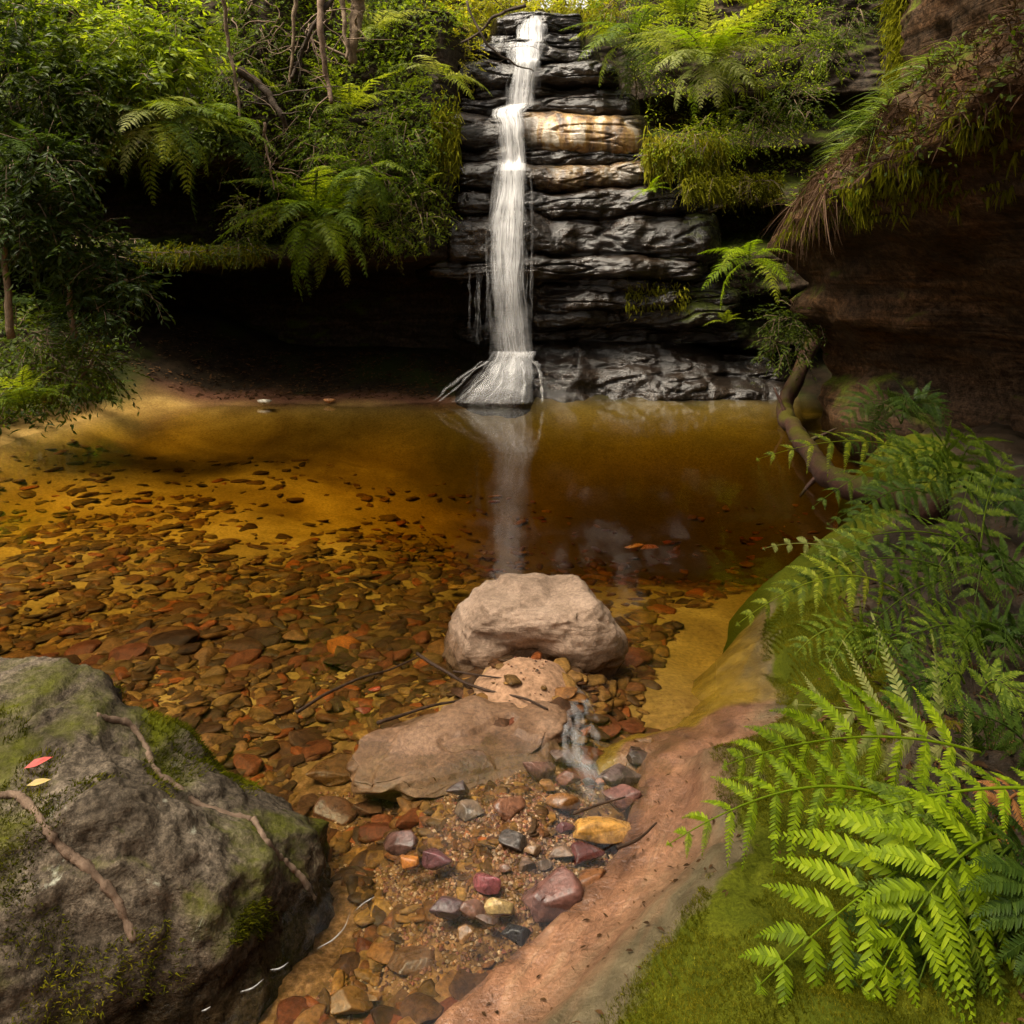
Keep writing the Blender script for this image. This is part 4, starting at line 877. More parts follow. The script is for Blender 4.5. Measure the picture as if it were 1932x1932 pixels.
# foreground ferns on the bank (pixel rows of the 1932 picture with a depth each)
UPN = unit(np.array([-.15, -.55, .8]))
f1 = fern_thing('fern', tuple(P(1830, 1640, 1.72)), 'big bright green fern in the lower right corner')
add_frond(f1, P(1850, 1420, 1.95), P(1620, 1350, 1.98), P(1365, 1445, 1.92), unit(np.array([-.1, -.75, .7])), 'fern_fg', 1, 11, .29, 30, .025, True, True, .12, .30)
add_frond(f1, P(1900, 1560, 1.62), P(1700, 1590, 1.56), P(1430, 1862, 1.44), unit(np.array([-.35, -.7, .6])), 'fern_fg', 2, 9, .33, 22, .036, True, True, .16, .30)
add_frond(f1, P(1990, 1490, 1.62), P(1800, 1470, 1.64), P(1560, 1552, 1.66), unit(np.array([-.1, -.25, .95])), 'fern_fg', 3, 12, .14, 18, .018, True, True, .06, .15)
add_frond(f1, P(1660, 1500, 1.86), P(1500, 1440, 1.88), P(1258, 1595, 1.86), unit(np.array([-.3, -.6, .7])), 'fern_fg', 4, 10, .20, 24, .021, True, True, .10, .3)
add_frond(f1, P(1880, 1600, 1.60), P(1800, 1620, 1.52), P(1700, 1960, 1.42), unit(np.array([.1, -.8, .5])), 'fern_mid', 5, 9, .24, 21, .028, True, True, .2, .2)
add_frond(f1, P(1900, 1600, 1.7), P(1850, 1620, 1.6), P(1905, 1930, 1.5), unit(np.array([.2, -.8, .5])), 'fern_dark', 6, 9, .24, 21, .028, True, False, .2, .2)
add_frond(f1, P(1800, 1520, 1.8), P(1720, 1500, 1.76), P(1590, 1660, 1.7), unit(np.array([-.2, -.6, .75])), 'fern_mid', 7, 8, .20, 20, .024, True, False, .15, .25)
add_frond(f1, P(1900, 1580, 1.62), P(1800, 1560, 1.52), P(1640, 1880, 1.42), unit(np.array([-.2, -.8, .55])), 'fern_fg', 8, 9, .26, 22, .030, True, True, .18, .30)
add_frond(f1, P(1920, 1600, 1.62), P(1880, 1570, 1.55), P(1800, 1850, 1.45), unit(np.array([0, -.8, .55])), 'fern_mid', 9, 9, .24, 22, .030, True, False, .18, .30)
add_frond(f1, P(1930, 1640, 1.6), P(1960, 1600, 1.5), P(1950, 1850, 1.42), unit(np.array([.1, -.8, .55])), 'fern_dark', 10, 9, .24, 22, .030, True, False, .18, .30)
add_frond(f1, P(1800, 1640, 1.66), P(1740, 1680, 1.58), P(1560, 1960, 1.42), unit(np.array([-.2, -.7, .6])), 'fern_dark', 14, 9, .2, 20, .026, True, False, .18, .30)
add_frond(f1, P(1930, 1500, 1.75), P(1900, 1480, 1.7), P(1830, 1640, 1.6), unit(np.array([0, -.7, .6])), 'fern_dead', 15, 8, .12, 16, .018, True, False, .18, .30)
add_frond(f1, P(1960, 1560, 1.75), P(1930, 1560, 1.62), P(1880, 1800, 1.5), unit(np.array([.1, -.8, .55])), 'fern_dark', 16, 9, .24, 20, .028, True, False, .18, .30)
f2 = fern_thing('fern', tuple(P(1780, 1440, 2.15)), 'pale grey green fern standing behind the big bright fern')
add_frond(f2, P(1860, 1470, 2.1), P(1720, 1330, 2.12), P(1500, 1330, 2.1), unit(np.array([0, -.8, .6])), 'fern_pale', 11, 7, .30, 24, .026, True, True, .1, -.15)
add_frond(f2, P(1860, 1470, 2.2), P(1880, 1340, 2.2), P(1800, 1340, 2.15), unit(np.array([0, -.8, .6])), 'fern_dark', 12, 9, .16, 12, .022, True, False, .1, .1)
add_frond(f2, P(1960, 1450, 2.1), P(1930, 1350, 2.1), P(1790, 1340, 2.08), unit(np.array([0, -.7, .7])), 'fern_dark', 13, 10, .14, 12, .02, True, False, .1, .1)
# ferns leaning over the pool, right middle
f3 = fern_thing('fern', tuple(P(1840, 1080, 3.2)), 'grey green fern leaning left over the pool from the bank')
for i, (b_, c_, t_, upv, mt, npr, pl_, d_) in enumerate([
    ((1850, 1040, 3.25), (1720, 960, 3.2), (1535, 1050, 3.1), (-.05, -.6, .8), 'fern_mid', 16, .30, 0),
    ((1700, 1120, 3.0), (1580, 1030, 2.95), (1388, 1180, 2.85), (-.2, -.6, .75), 'fern_back', 15, .20, 0),
    ((1850, 1040, 3.25), (1830, 940, 3.2), (1720, 1160, 3.0), (0, -.8, .55), 'fern_mid', 15, .24, 0),
    ((1850, 1040, 3.3), (1860, 900, 3.35), (1905, 860, 3.3), (-.3, -.8, .4), 'fern_mid', 13, .17, 0),
    ((1800, 1090, 3.1), (1700, 1100, 3.0), (1600, 1230, 2.8), (-.1, -.7, .65), 'fern_mid', 14, .22, 0),
    ((1850, 1060, 3.2), (1890, 990, 3.1), (1900, 1130, 2.95), (.1, -.8, .5), 'fern_dark', 13, .2, 0),
    ((1700, 1090, 3.2), (1560, 1000, 3.2), (1440, 1035, 3.1), (0, -.6, .75), 'fern_pale', 11, .10, 0)]):
    add_frond(f3, P(*b_), P(*c_), P(*t_), unit(np.array(upv)), mt, 20+i, max(8, npr-5), pl_, 20, .024, True, i in (0, 1), .14, .25)
for i, (b_, c_, t_, upv, mt, pl_) in enumerate([((1800, 1080, 3.1), (1650, 1010, 3.05), (1470, 1120, 2.95), (-.1, -.6, .75), 'fern_mid', .2), ((1840, 1060, 3.2), (1760, 980, 3.15), (1650, 1180, 2.95), (0, -.75, .6), 'fern_dark', .22), ((1850, 1080, 3.1), (1860, 1000, 3.0), (1830, 1200, 2.85), (.1, -.8, .5), 'fern_mid', .22), ((1850, 1100, 3.2), (1930, 1020, 3.1), (1960, 1100, 3.0), (.1, -.8, .5), 'fern_dark', .2)]):
    add_frond(f3, P(*b_), P(*c_), P(*t_), unit(np.array(upv)), mt, 30+i, 10, pl_, 20, .024, True, False, .14, .25)
f4 = fern_thing('fern', tuple(P(1780, 900, 4.0)), 'fern with drooping fronds above the fallen log')
for i, (b_, c_, t_, upv, mt, pl_) in enumerate([
    ((1760, 880, 4.1), (1650, 790, 4.1), (1425, 868, 4.0), (0, -.55, .8), 'fern_back', .27), ((1790, 900, 4.0), (1740, 780, 4.0), (1640, 930, 3.8), (-.1, -.75, .6), 'fern_mid', .26),
    ((1790, 900, 4.0), (1790, 780, 4.0), (1745, 900, 3.8), (0, -.8, .55), 'fern_mid', .26), ((1800, 900, 4.1), (1850, 780, 4.1), (1850, 860, 3.9), (.1, -.8, .5), 'fern_mid', .24),
    ((1800, 920, 4.1), (1850, 880, 4.1), (1930, 1000, 3.9), (.2, -.8, .5), 'fern_dark', .24), ((1780, 910, 4.0), (1700, 900, 3.9), (1560, 990, 3.8), (0, -.6, .75), 'fern_mid', .2)]):
    add_frond(f4, P(*b_), P(*c_), P(*t_), unit(np.array(upv)), mt, 40+i, 10, pl_, 20, .026, True, i < 2, .14, .25)
for i, (b_, c_, t_, upv, mt, pl_) in enumerate([((1800, 900, 4.0), (1700, 820, 4.0), (1530, 960, 3.8), (0, -.6, .75), 'fern_mid', .24), ((1820, 920, 3.9), (1780, 830, 3.9), (1700, 1000, 3.7), (-.1, -.75, .6), 'fern_dark', .24), ((1830, 920, 3.9), (1850, 830, 3.9), (1800, 1010, 3.7), (0, -.8, .55), 'fern_mid', .24), ((1850, 930, 3.9), (1900, 840, 3.9), (1910, 960, 3.7), (.1, -.8, .5), 'fern_dark', .24), ((1750, 930, 3.8), (1660, 900, 3.8), (1590, 1010, 3.6), (0, -.6, .7), 'fern_dark', .18), ((1880, 960, 3.7), (1930, 900, 3.7), (1960, 1020, 3.6), (.1, -.8, .5), 'fern_dark', .22)]):
    add_frond(f4, P(*b_), P(*c_), P(*t_), unit(np.array(upv)), mt, 240+i, 11, pl_, 20, .026, True, False, .14, .25)
f7 = fern_thing('fern', tuple(P(1850, 1230, 2.75)), 'shaded fern at the right border between the two fern clumps')
for i, (b_, c_, t_, upv, mt, pl_) in enumerate([((1860, 1230, 2.75), (1790, 1130, 2.75), (1690, 1230, 2.6), (0, -.7, .65), 'fern_mid', .2), ((1860, 1230, 2.75), (1850, 1120, 2.75), (1790, 1270, 2.55), (0, -.8, .55), 'fern_mid', .2), ((1870, 1230, 2.75), (1910, 1120, 2.75), (1890, 1270, 2.55), (.1, -.8, .55), 'fern_dark', .2), ((1880, 1230, 2.75), (1960, 1150, 2.75), (1980, 1260, 2.6), (.1, -.8, .5), 'fern_dark', .2), ((1800, 1300, 2.5), (1740, 1250, 2.5), (1670, 1330, 2.4), (0, -.7, .65), 'fern_dark', .16), ((1850, 1310, 2.5), (1880, 1250, 2.5), (1930, 1340, 2.4), (0, -.7, .65), 'fern_mid', .16), ((1820, 1290, 2.5), (1800, 1230, 2.5), (1760, 1340, 2.4), (0, -.7, .65), 'fern_mid', .14)]):
    add_frond(f7, P(*b_), P(*c_), P(*t_), unit(np.array(upv)), mt, 260+i, 10, pl_, 18, .022, True, False, .14, .25)
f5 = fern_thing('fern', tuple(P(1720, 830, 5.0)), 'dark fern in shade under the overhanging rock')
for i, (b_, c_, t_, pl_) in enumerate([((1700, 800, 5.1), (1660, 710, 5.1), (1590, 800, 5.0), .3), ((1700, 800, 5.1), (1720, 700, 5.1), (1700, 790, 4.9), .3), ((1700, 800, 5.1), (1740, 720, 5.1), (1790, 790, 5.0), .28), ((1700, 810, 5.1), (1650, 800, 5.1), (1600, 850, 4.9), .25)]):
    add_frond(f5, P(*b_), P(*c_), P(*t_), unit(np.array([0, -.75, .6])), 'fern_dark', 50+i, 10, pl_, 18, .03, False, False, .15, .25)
f6 = fern_thing('fern', tuple(P(1600, 1260, 2.65)), 'low leafy fern on moss below the leaning fern')
for i, (b_, c_, t_, pl_, mt) in enumerate([((1640, 1230, 2.7), (1580, 1140, 2.7), (1500, 1235, 2.6), .17, 'fern_mid'), ((1640, 1230, 2.7), (1620, 1130, 2.7), (1560, 1270, 2.5), .17, 'fern_mid'), ((1640, 1230, 2.7), (1670, 1130, 2.7), (1650, 1260, 2.5), .17, 'fern_mid'), ((1640, 1240, 2.7), (1720, 1150, 2.7), (1730, 1260, 2.55), .15, 'fern_dark'), ((1830, 1230, 2.8), (1800, 1140, 2.8), (1740, 1210, 2.7), .16, 'fern_dark'), ((1830, 1230, 2.8), (1870, 1140, 2.8), (1920, 1200, 2.7), .16, 'fern_dark')]):
    add_frond(f6, P(*b_), P(*c_), P(*t_), unit(np.array([0, -.7, .65])), mt, 60+i, 9, pl_, 16, .018, True, False, .15, .25)

# background ferns: shared frond meshes, arching out of a crown
frondlib = {}
def frond_lib(mat, k):
    key = (mat, k)
    if key not in frondlib:
        arch = [(.45, .30, -.12), (.5, .22, -.35), (.45, .38, .02)][k]
        stem, _, one = frond_geo((0, 0, 0), (arch[0], 0, arch[1]), (1, 0, arch[2]), (0, 0, 1), 18, .32, 16, .034, False, 700+k, .14, .25, False, stemr=.007)
        one.add(stem.V[0], stem.Q[0], stem.T[0]); frondlib[key] = one.mesh('frond', M[mat])
    return frondlib[key]
def back_fern(loc, label, fronds, mat, group='ferns growing on the rock ledges', seed=0):
    """fronds: (azimuth deg [0 = right, -90 = to the camera], tilt deg, length m, variant)"""
    r = np.random.default_rng(seed); root = fern_thing('fern', tuple(loc), label, 'fern', group)
    for az, tilt, L, k in fronds:
        m_ = mat if not isinstance(mat, (list, tuple)) else mat[r.integers(len(mat))]
        obj('frond', frond_lib(m_, k), root, (0, 0, 0), (r.uniform(-.35, .35), -math.radians(tilt), math.radians(az)), (L, L, L))
    return root
def spray(n, a0, a1, t0, t1, l0, l1, seed):
    r = np.random.default_rng(seed); return [(a0+(a1-a0)*(i+.5)/n+r.uniform(-9, 9), r.uniform(t0, t1), r.uniform(l0, l1), int(r.integers(3))) for i in range(n)]
back_fern(P(600, 415, 9.35), 'large fern drooping over the cave lip left of the waterfall', spray(11, -200, 20, 5, 40, .9, 1.2, 1)+spray(9, -180, 0, -35, 5, .9, 1.2, 40)+spray(9, -165, -15, -75, -30, .7, .95, 2), ['fern_back', 'fern_fg', 'fern_back', 'fern_mid'], seed=1)
back_fern(P(1335, 120, 9.7), 'bright backlit fern on the ledge right of the waterfall', spray(11, -200, 20, 10, 50, .85, 1.15, 3)+spray(9, -180, 0, -30, 10, .8, 1.1, 41)+spray(7, -160, -20, -70, -30, .6, .85, 4), ['fern_fg', 'fern_pale', 'fern_back', 'fern_pale'], seed=2)
back_fern(P(1195, 75, 10.9), 'fern hanging beside the top of the waterfall', spray(8, -190, 0, -20, 35, .8, 1.1, 5)+spray(7, -170, -10, -65, -20, .7, .9, 42), ['fern_back', 'fern_mid'], seed=3)
back_fern(P(1290, 40, 11.3), 'upright fern behind the bright backlit fern', spray(8, -200, 20, 10, 60, .8, 1.1, 6), ['fern_mid', 'fern_back'], seed=4)
back_fern(P(1420, 30, 11.0), 'half dead fern with rusty fronds at the top right', spray(7, -200, 20, -10, 50, .7, 1.0, 7), ['fern_mid', 'fern_dead', 'fern_back'], seed=5)
back_fern(P(300, 235, 8.0), 'grey green fern hanging above the left recess', spray(9, -200, 20, -10, 25, .8, 1.05, 8)+spray(9, -180, 0, -60, -15, .7, .95, 43), ['fern_mid', 'fern_pale', 'fern_back'], seed=6)
back_fern(P(415, 250, 8.5), 'drooping fern to the right of the recess ferns', spray(11, -190, 10, -55, 10, .7, 1.0, 9), ['fern_mid', 'fern_dark'], seed=7)
back_fern(P(380, 130, 9.0), 'fern on the upper left bank below the bright tree', spray(7, -200, 20, -30, 30, .7, 1.0, 10), ['fern_mid', 'fern_back'], seed=8)
back_fern(P(690, 325, 9.35), 'pale fern in the tangle above the large cave lip fern', spray(12, -190, 10, -70, 10, .55, .8, 11), ['fern_back', 'fern_mid'], seed=9)
back_fern(P(660, 215, 9.7), 'yellow green fern high on the left bank', spray(8, -190, 10, -10, 45, .6, .85, 12), ['fern_back'], seed=10)
back_fern(P(700, 65, 10.2), 'pale fern beside the bare trunks at the top', spray(7, -190, 10, -20, 40, .6, .9, 13), ['fern_back', 'fern_pale'], seed=11)
back_fern(P(830, 150, 10.2), 'fern with pale tips left of the upper cascade', spray(8, -190, 10, -30, 30, .5, .75, 14), ['fern_pale', 'fern_back'], seed=12)
back_fern(P(1415, 490, 8.9), 'bright small fern below the hanging roots', spray(12, -200, 20, -65, 30, .5, .7, 15), ['fern_back', 'fern_fg'], seed=13)
back_fern(P(1225, 362, 10.0), 'tiny green fern growing from the wet rock face', spray(7, -200, 20, -10, 50, .22, .32, 16), ['fern_fg'], seed=14)
back_fern(P(50, 775, 7.1), 'low green fern at the left edge of the pool', spray(13, -200, 20, 5, 60, .45, .7, 17), ['fern_back', 'fern_mid'], seed=15)
back_fern(P(120, 600, 7.7), 'shaded fern under the left sapling', spray(8, -200, 20, -10, 50, .45, .65, 18), ['fern_dark'], seed=16)
back_fern(P(30, 300, 7.3), 'dim fern at the left border below the dark tree', spray(8, -120, 30, -30, 30, .6, .9, 19), ['fern_dark', 'fern_mid'], seed=17)
back_fern(P(800, 360, 9.8), 'small bright fern at the mossy edge left of the fall', spray(6, -200, 20, -30, 40, .3, .42, 20), ['fern_back'], seed=18)
back_fern(P(1370, 610, 9.6), 'tiny pale fern above the wet apron', spray(5, -200, 20, -30, 40, .2, .3, 21), ['fern_back'], seed=19)

# --- shrubs and trees.  (name, base, blobs, twigs, leaf length, material, label, group, seed)
G1 = 'trees and shrubs on the left bank'; G2 = 'shrubs round the waterfall'
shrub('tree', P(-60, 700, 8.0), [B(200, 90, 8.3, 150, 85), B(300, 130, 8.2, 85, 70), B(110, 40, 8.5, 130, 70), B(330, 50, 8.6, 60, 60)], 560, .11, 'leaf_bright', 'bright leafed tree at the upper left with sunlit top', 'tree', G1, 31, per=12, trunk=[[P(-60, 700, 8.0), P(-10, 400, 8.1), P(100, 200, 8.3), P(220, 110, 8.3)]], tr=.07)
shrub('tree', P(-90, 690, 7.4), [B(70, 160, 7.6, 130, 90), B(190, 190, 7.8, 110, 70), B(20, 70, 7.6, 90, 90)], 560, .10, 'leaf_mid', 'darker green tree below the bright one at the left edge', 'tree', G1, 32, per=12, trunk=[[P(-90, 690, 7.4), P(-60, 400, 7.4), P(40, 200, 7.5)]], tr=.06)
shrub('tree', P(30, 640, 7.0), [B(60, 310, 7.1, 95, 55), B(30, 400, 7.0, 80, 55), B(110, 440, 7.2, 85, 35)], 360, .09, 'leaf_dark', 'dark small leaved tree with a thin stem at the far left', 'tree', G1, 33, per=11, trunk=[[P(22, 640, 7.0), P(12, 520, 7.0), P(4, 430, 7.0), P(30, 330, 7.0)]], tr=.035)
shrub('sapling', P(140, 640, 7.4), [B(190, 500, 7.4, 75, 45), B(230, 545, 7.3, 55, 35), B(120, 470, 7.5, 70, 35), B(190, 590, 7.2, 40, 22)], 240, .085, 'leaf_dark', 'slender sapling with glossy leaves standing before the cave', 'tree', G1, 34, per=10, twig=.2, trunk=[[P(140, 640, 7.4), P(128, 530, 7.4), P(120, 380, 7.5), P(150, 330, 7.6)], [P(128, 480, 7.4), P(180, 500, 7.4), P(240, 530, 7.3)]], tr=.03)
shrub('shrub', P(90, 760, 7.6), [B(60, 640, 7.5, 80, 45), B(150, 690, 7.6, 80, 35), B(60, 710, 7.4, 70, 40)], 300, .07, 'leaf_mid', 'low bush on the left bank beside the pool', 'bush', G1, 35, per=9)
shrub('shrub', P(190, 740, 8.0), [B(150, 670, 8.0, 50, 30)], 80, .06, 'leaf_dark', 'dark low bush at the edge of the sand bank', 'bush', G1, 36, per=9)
shrub('shrub', (-5.6, 8.3, .3), [((-5.7, 8.1, .3), (.6, .4, .25)), ((-6.3, 7.4, .45), (.7, .6, .4))], 220, .075, 'leaf_mid', 'leafy bush overhanging the left shoreline', 'bush', G1, 38, per=9)
back_fern((-4.5, 8.9, .12), 'fern at the left end of the sandy shore', spray(9, -200, 20, 0, 50, .4, .6, 30), ['fern_mid', 'fern_dark'], seed=30)
back_fern((-5.2, 7.9, .15), 'fern dipping to the water at the left border', spray(9, -200, 20, 0, 50, .45, .65, 31), ['fern_dark', 'fern_mid'], seed=31)
shrub('shrub', P(180, 470, 9.2), [B(180, 455, 9.2, 90, 14), B(330, 475, 9.3, 90, 12), B(450, 470, 9.5, 55, 20)], 260, .05, 'leaf_mid', 'strip of small plants along the mossy ledge of the left cave', 'plant', G1, 37, per=8, twig=.12, tr=.01)
for i, (bl, n_, lf, mt, lb) in enumerate([
    ([B(560, 180, 10.2, 80, 60), B(520, 250, 10.0, 80, 50)], 300, .06, 'leaf_mid', 'leafy shrub between the vines on the left bank'),
    ([B(640, 260, 9.9, 90, 60), B(600, 310, 9.8, 60, 40)], 330, .06, 'leaf_bright', 'yellow green shrub above the large drooping fern'),
    ([B(760, 250, 9.9, 70, 60), B(730, 330, 9.8, 70, 50)], 330, .06, 'leaf_bright', 'shrub with small bright leaves left of the falling water'),
    ([B(800, 60, 11.2, 90, 60), B(740, 120, 11.0, 80, 50)], 330, .07, 'leaf_bright', 'sunlit shrub left of the top of the waterfall'),
    ([B(860, 110, 11.2, 45, 50), B(850, 40, 11.6, 60, 40)], 220, .06, 'leaf_yellow', 'yellow green shrub leaning to the lip of the fall'),
    ([B(790, 400, 9.75, 50, 50), B(740, 440, 9.7, 45, 40)], 160, .05, 'leaf_mid', 'tangled small leaved plant right of the large drooping fern'),
    ([B(450, 120, 9.6, 60, 60), B(480, 60, 10.0, 60, 50)], 200, .07, 'leaf_mid', 'shaded shrub under the bare twigs at the top left'),
    ([B(470, 400, 9.6, 35, 30)], 90, .05, 'leaf_mid', 'little plant left of the large drooping fern')]):
    shrub('shrub', bl[0][0]+np.array([0, .4, -.35]), bl, n_, lf, mt, lb, 'shrub', G2, 60+i, per=9, twig=.22, tr=.012)
for i, (bl, n_, lf, mt, lb) in enumerate([
    ([B(960, 14, 12.9, 110, 30), B(1060, 8, 13.0, 90, 28)], 260, .09, 'leaf_yellow', 'glowing yellow green thicket directly above the fall'),
    ([B(1110, 5, 12.8, 70, 36), B(900, 5, 12.8, 80, 40)], 240, .09, 'leaf_yellow', 'bright thicket behind the right of the fall top'),
    ([B(1180, 10, 12.2, 70, 35), B(1260, -10, 12.4, 90, 40)], 200, .07, 'leaf_bright', 'sunlit shrub above the hanging fern at the fall top'),
    ([B(1490, 60, 10.9, 80, 50), B(1560, 100, 10.6, 60, 35)], 260, .06, 'leaf_bright', 'sparse yellow green shrub on the ledge at the upper right'),
    ([B(1600, 30, 10.4, 50, 60)], 130, .05, 'leaf_mid', 'dim plant against the dark upper wall'),
    ([B(1340, 260, 10.1, 90, 32), B(1270, 290, 10.15, 50, 26)], 330, .045, 'leaf_bright', 'bright low plants on the mossy ledge beside the golden rock'),
    ([B(1430, 230, 9.7, 60, 45), B(1500, 190, 9.5, 60, 35)], 230, .05, 'leaf_mid', 'green plant among the roots at the upper right'),
    ([B(1500, 600, 9.0, 50, 35), B(1480, 650, 9.0, 45, 30)], 150, .06, 'leaf_mid', 'leafy tangle at the end of the overhanging rock'),
    ([B(1350, 350, 10.0, 60, 14), B(1420, 345, 9.8, 50, 12)], 180, .035, 'leaf_yellow', 'yellow moss plants hanging on the right ledge'),
    ([B(1210, 130, 10.9, 45, 40)], 120, .05, 'leaf_mid', 'small leaved plant under the hanging fern')]):
    shrub('shrub', bl[0][0]+np.array([0, .4, -.3]), bl, n_, lf, mt, lb, 'shrub', G2, 80+i, per=9, twig=.2, tr=.012)
# forest on the rim behind, so that no sky shows between the leaves
for i, (px, d, hgt, mt) in enumerate([(-150, 12.5, -40, 'leaf_mid'), (250, 13.5, -90, 'leaf_mid'), (520, 14, -60, 'leaf_mid'), (760, 15, -60, 'leaf_bright'), (1000, 16.5, -70, 'leaf_yellow'), (1250, 15, -60, 'leaf_bright'), (1500, 14, -60, 'leaf_mid')]):
    shrub('tree', P(px, 20, d)+np.array([0, .3, -.6]), [B(px, hgt, d, 170, 110), B(px+70, hgt+60, d+.3, 130, 60), B(px-90, hgt+30, d+.2, 120, 70)], 420, .14, mt, ['dim tree on the rim above the left border', 'tree crown on the rim above the bright left tree', 'rim tree behind the bare vines', 'bright rim tree left of the fall', 'yellow green rim tree over the fall', 'bright rim tree right of the fall', 'shaded rim tree at the upper right'][i], 'tree', 'trees on the gorge rim', 120+i, per=10, tr=.08)

for i, (x, y, z, mt) in enumerate([(-12, 17, 9, 'leaf_mid'), (-8, 18, 10, 'leaf_mid'), (-3.5, 20, 8, 'leaf_bright'), (5.5, 19, 8.5, 'leaf_bright'), (9, 17, 9.5, 'leaf_mid'), (10.5, 10, 9, 'leaf_mid')]):  # tall trees added to cut the sky mirrored in the near water
    shrub('tree', (x, y, 5.2), [(np.array((x, y, z)), np.array((2.8, 1.6, 3.4))), (np.array((x+1.8, y+.5, z+4)), np.array((2.6, 1.5, 3.2))), (np.array((x-1.6, y+.3, z+7)), np.array((2.8, 1.5, 3.6)))], 640, .40, mt, ['added tall tree blocking sky beyond the rim far left', 'added tall tree blocking sky beyond the rim above the left bank', 'added tall sunlit tree blocking sky beyond the rim above the fall', 'added tall sunlit tree blocking sky beyond the rim right of the fall', 'added tall tree blocking sky beyond the rim far right', 'added tall tree blocking sky on the right rim'][i], 'tree', 'sky-blocking trees added beyond the rim', 160+i, per=10, tr=.18, twig=.9)
# unseen trees added to lean over the pool from both banks beside and behind the camera: they keep the foreground in shade
for i, (bs, bl, lb) in enumerate([
    ((-7.5, 2.5, 2.5), [((-4.2, 2.6, 7.2), (2.6, 2.4, 1.0)), ((-2.0, 3.2, 7.8), (2.0, 2.2, .9))], 'unseen shade tree added over the pool from the left bank'),
    ((6.9, 3.0, 3.5), [((3.2, 3.0, 7.6), (2.6, 2.6, 1.0)), ((1.2, 2.2, 8.2), (1.8, 1.8, .8)), ((4.2, 5.4, 7.2), (2.0, 1.8, .9))], 'unseen shade tree added over the pool from the right bank'),
    ((-1.5, -6.5, 3.5), [((-1.2, -2.2, 7.4), (3.0, 2.4, 1.2)), ((2.2, -3.0, 6.8), (2.4, 2.2, 1.3)), ((-4.5, -2.5, 6.6), (2.2, 2.2, 1.3))], 'unseen shade tree added on the bank behind the viewer')]):
    shrub('tree', bs, [(np.array(a), np.array(b)) for a, b in bl], 620, .22, 'leaf_mid', lb, 'tree', 'canopy trees outside the view', 140+i, per=11, tr=.14, twig=.7)
# low leafy growth on the vegetated parts of the cliff
def undergrowth(name, label, x0, x1, z0, z1, n, L, mat, seed, thr=0.0):
    r = np.random.default_rng(seed); x = r.uniform(x0, x1, n); z = r.uniform(z0, z1, n); cl = fbm(x*1.7, z*1.7, seed*1.3, 3); k = cl > thr; x, z = x[k], z[k]
    y = face_y(x, z)-r.uniform(.0, .28, len(x)); m_ = len(x); q = np.stack([x, y, z], 1)
    d = np.stack([r.normal(0, .7, m_), r.normal(-.7, .4, m_), r.normal(-.15, .6, m_)], 1); ll = L*r.uniform(.5, 1.3, m_)
    V, T = leaves(q, d, np.stack([r.normal(0, .4, m_), r.normal(-.4, .4, m_), np.ones(m_)], 1), ll, ll*.4)
    tag(obj(name, mesh(name, V, tris=T, mat=M[mat], smooth=False)), label, 'plants', kind='stuff')
undergrowth('undergrowth', 'bright leafy growth on the slope left of the falls', -3.6, -.75, 1.85, 5.6, 9500, .075, 'leaf_bright', 1, .05)
undergrowth('undergrowth', 'mid green leafy growth on the slope left of the falls', -4.2, -.8, 1.75, 5.6, 9000, .085, 'leaf_mid', 2, -.05)
undergrowth('undergrowth', 'shaded leafy growth on the far left slope', -8, -3.2, 2.9, 6.0, 12000, .10, 'leaf_mid', 3, -.1)
undergrowth('undergrowth', 'yellow green growth on the ledges right of the falls', 1.75, 4.6, 2.45, 5.6, 8500, .065, 'leaf_bright', 4, .05)
undergrowth('undergrowth', 'small plants on the lower ledges right of the falls', 2.3, 3.8, .6, 2.4, 3000, .05, 'leaf_mid', 5, .15)
def groundleaves(name, label, x0, x1, y0, y1, n, L, mat, seed, hgt, cat='plants', thr=-.2):
    r = np.random.default_rng(seed); x = r.uniform(x0, x1, n); y = r.uniform(y0, y1, n); z = bed_z(x, y); k = (z > .02) & (fbm(x*1.5, y*1.5, seed*1.1, 3) > thr); x, y, z = x[k], y[k], z[k]; m_ = len(x); ll = L*r.uniform(.4, 1.3, m_)
    V, T = leaves(np.stack([x, y, z+hgt*r.random(m_)**1.5+.004], 1), np.stack([r.normal(size=m_), r.normal(-.3, 1, m_), r.normal(0, .15+hgt*2, m_)], 1), np.stack([r.normal(0, .3, m_), r.normal(-.2, .3, m_), np.ones(m_)], 1), ll, ll*.4)
    tag(obj(name, mesh(name, V, tris=T, mat=M[mat], smooth=False)), label, cat, kind='stuff')
groundleaves('undergrowth', 'dark leafy ground cover on the left bank under the trees', -8.2, -4.6, 6.3, 10.2, 9000, .085, 'leaf_dark', 21, .4)
groundleaves('undergrowth', 'mid green ground cover along the left shoreline', -7.5, -4.7, 6.3, 9.6, 3500, .075, 'leaf_mid', 22, .3, thr=.05)
groundleaves('leaf_litter', 'dark leaf litter strewn over the far shore in the cave mouth', -4.6, -.7, 9.75, 11.6, 2600, .06, 'litter', 23, .01, 'litter', -.5)
